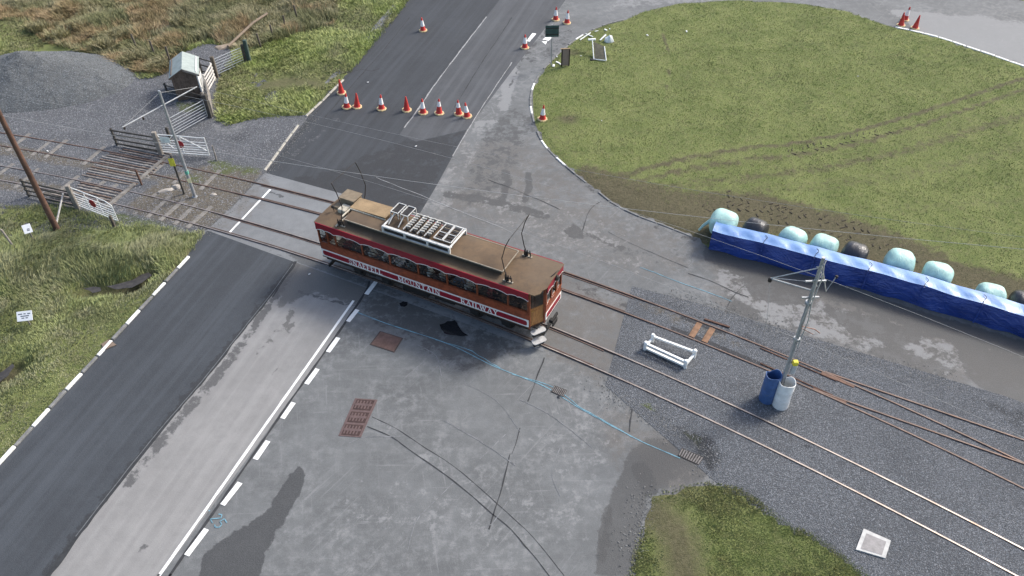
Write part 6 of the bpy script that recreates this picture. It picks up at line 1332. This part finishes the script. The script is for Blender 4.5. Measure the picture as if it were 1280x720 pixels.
# field
P = scatter(V_FIELD, 100000); mdv = np.zeros(len(P))
for px, w, a_ in MUD: mdv = np.maximum(mdv, a_*(1-sst(w*.3, w*1.2, pdist(P, W(px), False))))
P = P[RNG.random(len(P)) > mdv*1.1]; Z = hfun(P)
f1 = sst(.38, .66, fbm(P[:, 0], P[:, 1], .45, 40)); f2 = sst(.45, .75, fbm(P[:, 0], P[:, 1], 1.6, 44)); tint = mixc(GREEN, LIME, f1)*(1-.6*f2[:, None])+np.array(STRAW)[None]*.6*f2[:, None]; tint = tint*(.6+.8*fbm(P[:, 0], P[:, 1], .8, 46))[:, None]
blades('field_grass', P, Z, .02+.055*fbm(P[:, 0], P[:, 1], 1.1, 50), .13, 3, tint, wid=.010)
# verge: long combed grass
P = scatter(V_VERGE, 60000); P = P[(pdist(P, HOLLOW, False) > .33+.2*RNG.random(len(P))) & (pdist(P, DITCH, False) > .35) & (pdist(P, W([(205, 362), (240, 316)]), False) > .5*RNG.random(len(P)))]; Z = hfun(P); f1 = sst(.4, .65, fbm(P[:, 0], P[:, 1], .6, 60)); f2 = sst(.45, .7, fbm(P[:, 0], P[:, 1], 1.3, 64))
md_ = pdist(P, MOUND, False); kd = pdist(P, W(LEFT_KERB), False); hh = .05+.22*np.exp(-(md_/2.)**2)+.12*sst(.5, 3., kd)*fbm(P[:, 0], P[:, 1], 1.2, 66)
tint = mixc((.18, .2, .09), (.26, .295, .12), f1)*(1-.5*f2[:, None])+np.array((.36, .335, .22))[None]*.5*f2[:, None]; tint = tint*(.7+.6*fbm(P[:, 0], P[:, 1], .9, 67))[:, None]
ang = fbm(P[:, 0], P[:, 1], .5, 70)*5-1.2; ln = np.stack([np.cos(ang), np.sin(ang)], -1)*.7
blades('verge_grass', P, Z, hh, .13, 5, tint, lean=ln, wid=.013)
# SE corner
P = scatter(V_SE, 16000, edge=.02); sl = np.zeros(len(P))
for px, w, a_ in (([(800, 640), (830, 650), (850, 680), (855, 720)], 1.1, 1.), ([(810, 622), (870, 612)], .5, .7)): sl = np.maximum(sl, a_*(1-sst(w*.3, w*1.2, pdist(P, W(px), False))))
P = P[RNG.random(len(P)) > sl*1.1]; f1 = sst(.35, .65, fbm(P[:, 0], P[:, 1], .9, 80)); blades('corner_grass', P, hfun(P), .025+.045*f1, .1, 4, mixc((.25, .3, .1), (.26, .26, .11), f1), wid=.012)
# moor: tall rushes and tussocks
V_MOOR = np.array(W([(-400, 160), (-400, -40), (500, -40), (530, -30), (497, 22), (440, 88), (405, 123), (375, 150), (330, 148), (290, 160), (266, 150), (268, 100), (290, 75), (285, 62), (262, 55), (240, 63), (222, 76), (212, 93), (185, 101), (160, 95), (120, 72), (60, 55), (5, 85)]))
P = scatter(V_MOOR, 42000, edge=.1); tn = inpoly(P, V_TAN); Z = hfun(P); f1 = sst(.4, .62, fbm(P[:, 0], P[:, 1], .35, 90)); f2 = sst(.4, .68, fbm(P[:, 0], P[:, 1], .8, 94))
so_ = np.zeros(len(P))
for px, w in (([(395, 105), (360, 102), (330, 108)], .8),): so_ = np.maximum(so_, 1-sst(w*.3, w*1.3, pdist(P, W(px), False)))
keep = RNG.random(len(P)) > so_; P, tn, Z, f1, f2 = P[keep], tn[keep], Z[keep], f1[keep], f2[keep]
tall = np.where(tn, .22+.42*f1, .10+.12*f1); tint = np.where(tn[:, None], mixc(OLIVE, STRAW, f2*.7)*.9, mixc(OLIVE, LIME, f1)*.9+np.array(STRAW)[None]*.25*f2[:, None])
rst = tn & (fbm(P[:, 0], P[:, 1], .5, 98) > .56); tint[rst] = tint[rst]*.45+np.array(RUST)[None]*.65
ang = fbm(P[:, 0], P[:, 1], .4, 99)*6; ln = np.stack([np.cos(ang), np.sin(ang)], -1)*.45
blades('moor_grass', P, Z, tall, .16, 5, tint, lean=ln, wid=.017)
# rush tussocks, each a plant of its own
TU = [(150, 47, 'biggest tan rush tussock left of the pools'), (130, 62, 'tan rush tussock above the gravel heap shoulder'), (48, 38, 'tan rush tussock at the upper left corner'), (75, 48, 'green and tan rush tussock over the gravel heap'), (170, 78, 'low rush tussock below the first slanting fence post'), (200, 86, 'round tan rush tussock in front of the shed post'), (250, 36, 'rush tussock right of the pools'), (272, 44, 'rush tussock beside the fallen log'), (228, 32, 'rush tussock at the top edge above the shed'), (103, 36, 'rush tussock between the upper left corner and the biggest one')]
for i, (u, v, lab) in enumerate(TU):
    c = onG(u, v); n = 60; a_ = RNG.random(n)*6.28; rr = .55*np.sqrt(RNG.random(n)); Pq = np.column_stack([c.x+np.cos(a_)*rr*1.3, c.y+np.sin(a_)*rr]); o = blades('rush_tussock', Pq, np.full(n, c.z), np.full(n, .62), .12, 9, mixc(STRAW, (.22, .2, .09), RNG.random(n))*(.75+.12*(i % 4)), wid=.02, kind='thing')
    me = o.data; off = np.array([c.x, c.y, c.z]); q = np.zeros(len(me.vertices)*3, np.float32); me.vertices.foreach_get('co', q); q = q.reshape(-1, 3)-off; me.vertices.foreach_set('co', q.astype(np.float32).ravel()); o.location = c; del o['kind']; tag(o, lab, 'plant', 'rush tussocks on the moor')
# loose stones on gravel and ballast
def stones(name, P, Z, s, tint, parent=None):
    n = len(P); O = np.array([(1, 0, 0), (0, 1, 0), (-1, 0, 0), (0, -1, 0), (0, 0, .8)], float); V = O[None]*(s[:, None, None]*(.6+.8*RNG.random((n, 5, 1)))); a_ = RNG.random(n)*6.28; ca, sa_ = np.cos(a_)[:, None], np.sin(a_)[:, None]
    X = V[:, :, 0]*ca-V[:, :, 1]*sa_; Y = V[:, :, 0]*sa_+V[:, :, 1]*ca; V = np.stack([X+P[:, None, 0], Y+P[:, None, 1], V[:, :, 2]+Z[:, None]-.005], -1).reshape(-1, 3).astype(np.float32)
    me = bpy.data.meshes.new(name); me.vertices.add(5*n); me.vertices.foreach_set('co', V.ravel()); k = np.arange(n)*5; tri = np.stack([k, k+1, k+4, k+1, k+2, k+4, k+2, k+3, k+4, k+3, k, k+4], -1).reshape(-1)
    me.loops.add(12*n); me.loops.foreach_set('vertex_index', tri.astype(np.int32)); me.polygons.add(4*n); me.polygons.foreach_set('loop_start', np.arange(0, 12*n, 3).astype(np.int32)); me.polygons.foreach_set('loop_total', np.full(4*n, 3, np.int32)); me.update(calc_edges=True)
    ca_ = me.color_attributes.new('tint', 'FLOAT_COLOR', 'POINT'); C4 = np.ones((n, 5, 4), np.float32); C4[:, :, :3] = tint[:, None, :]; ca_.data.foreach_set('color', C4.ravel()); me.materials.append(m_st); o = bpy.data.objects.new(name, me); col.objects.link(o); o['kind'] = 'stuff'; return o
t = NT('loose_stone'); m_st = t.fin(t.attrc('tint'), .85, 0, .3)
def inside(poly, n):
    x0, y0 = poly.min(0); x1, y1 = poly.max(0); x0, x1, y0, y1 = max(x0, -36), min(x1, 30), max(y0, 11), min(y1, 56); P = np.column_stack([x0+(x1-x0)*RNG.random(n), y0+(y1-y0)*RNG.random(n)]); return P[inpoly(P, poly)]
def gt(n, c): return np.array(c)[None]*(.5+1.1*RNG.random((n, 1)))
P = inside(br_poly, 60000); stones('ballast_stones', P, .02+gheight(P, br_poly), .012+.02*RNG.random(len(P)), gt(len(P), (.15, .157, .165)))
P = inside(gl_poly, 60000); stones('gravel_stones', P, .02+gheight(P, gl_poly), .02+.025*RNG.random(len(P)), gt(len(P), (.15, .152, .155)))
P = np.column_stack([-40+17*RNG.random(16000), 41.5+8*RNG.random(16000)]); Z = heap_z(P[:, 0], P[:, 1]); P, Z = P[Z > .05], Z[Z > .05]; stones('heap_stones', P, Z, .02+.03*RNG.random(len(P)), gt(len(P), (.12, .13, .134)))
# crumbs of stone along the worn edge and dirt on the paving
eg = np.concatenate([np.array([tuple(p)[:2] for p in smooth_line([Vector((*q, 0)) for q in W(px)], .05)]) for px in ([(752, 484), (802, 508), (852, 542), (890, 566), (885, 587)], [(835, 372), (916, 394), (1000, 428), (1097, 456), (1191, 481)], [(386, 147), (331, 215), (258, 287)], [(805, 620), (806, 650), (790, 700)])])
P = eg[RNG.integers(0, len(eg), 5000)]+RNG.normal(0, .35, (5000, 2)); stones('edge_grit', P, np.full(5000, .022), .012+.02*RNG.random(5000), gt(5000, (.13, .13, .125)))
# tractor tread prints in the mud
tm = MB()
for px in ([(905, 243), (960, 258), (1030, 282), (1100, 308), (1160, 330)], [(905, 256), (960, 272), (1020, 292), (1080, 312)], [(870, 262), (940, 262), (1010, 270), (1090, 290)], [(985, 193), (1050, 178), (1110, 164)]):
    Lp = smooth_line([Vector((*p, 0)) for p in W(px)], .17)
    for i in range(1, len(Lp)-1):
        d = (Lp[i+1]-Lp[i-1]).normalized(); r = Vector((-d.y, d.x, 0)); sg = 1 if i % 2 else -1
        if random.random() < .35: continue
        p = Lp[i]+r*sg*random.uniform(.08, .16); z = hfun(np.array([[p.x, p.y]]))[0]; q = p+(r*sg*random.uniform(.12, .22)+d*random.uniform(.08, .16))
        tm.beam(p+Vector((0, 0, z+.0)), q+Vector((0, 0, z+.01)), random.uniform(.03, .06), .045)
o = tm.build('tread_clods', plain('mud_clod', (.055, .046, .033), .95, var=.4)); o['kind'] = 'stuff'
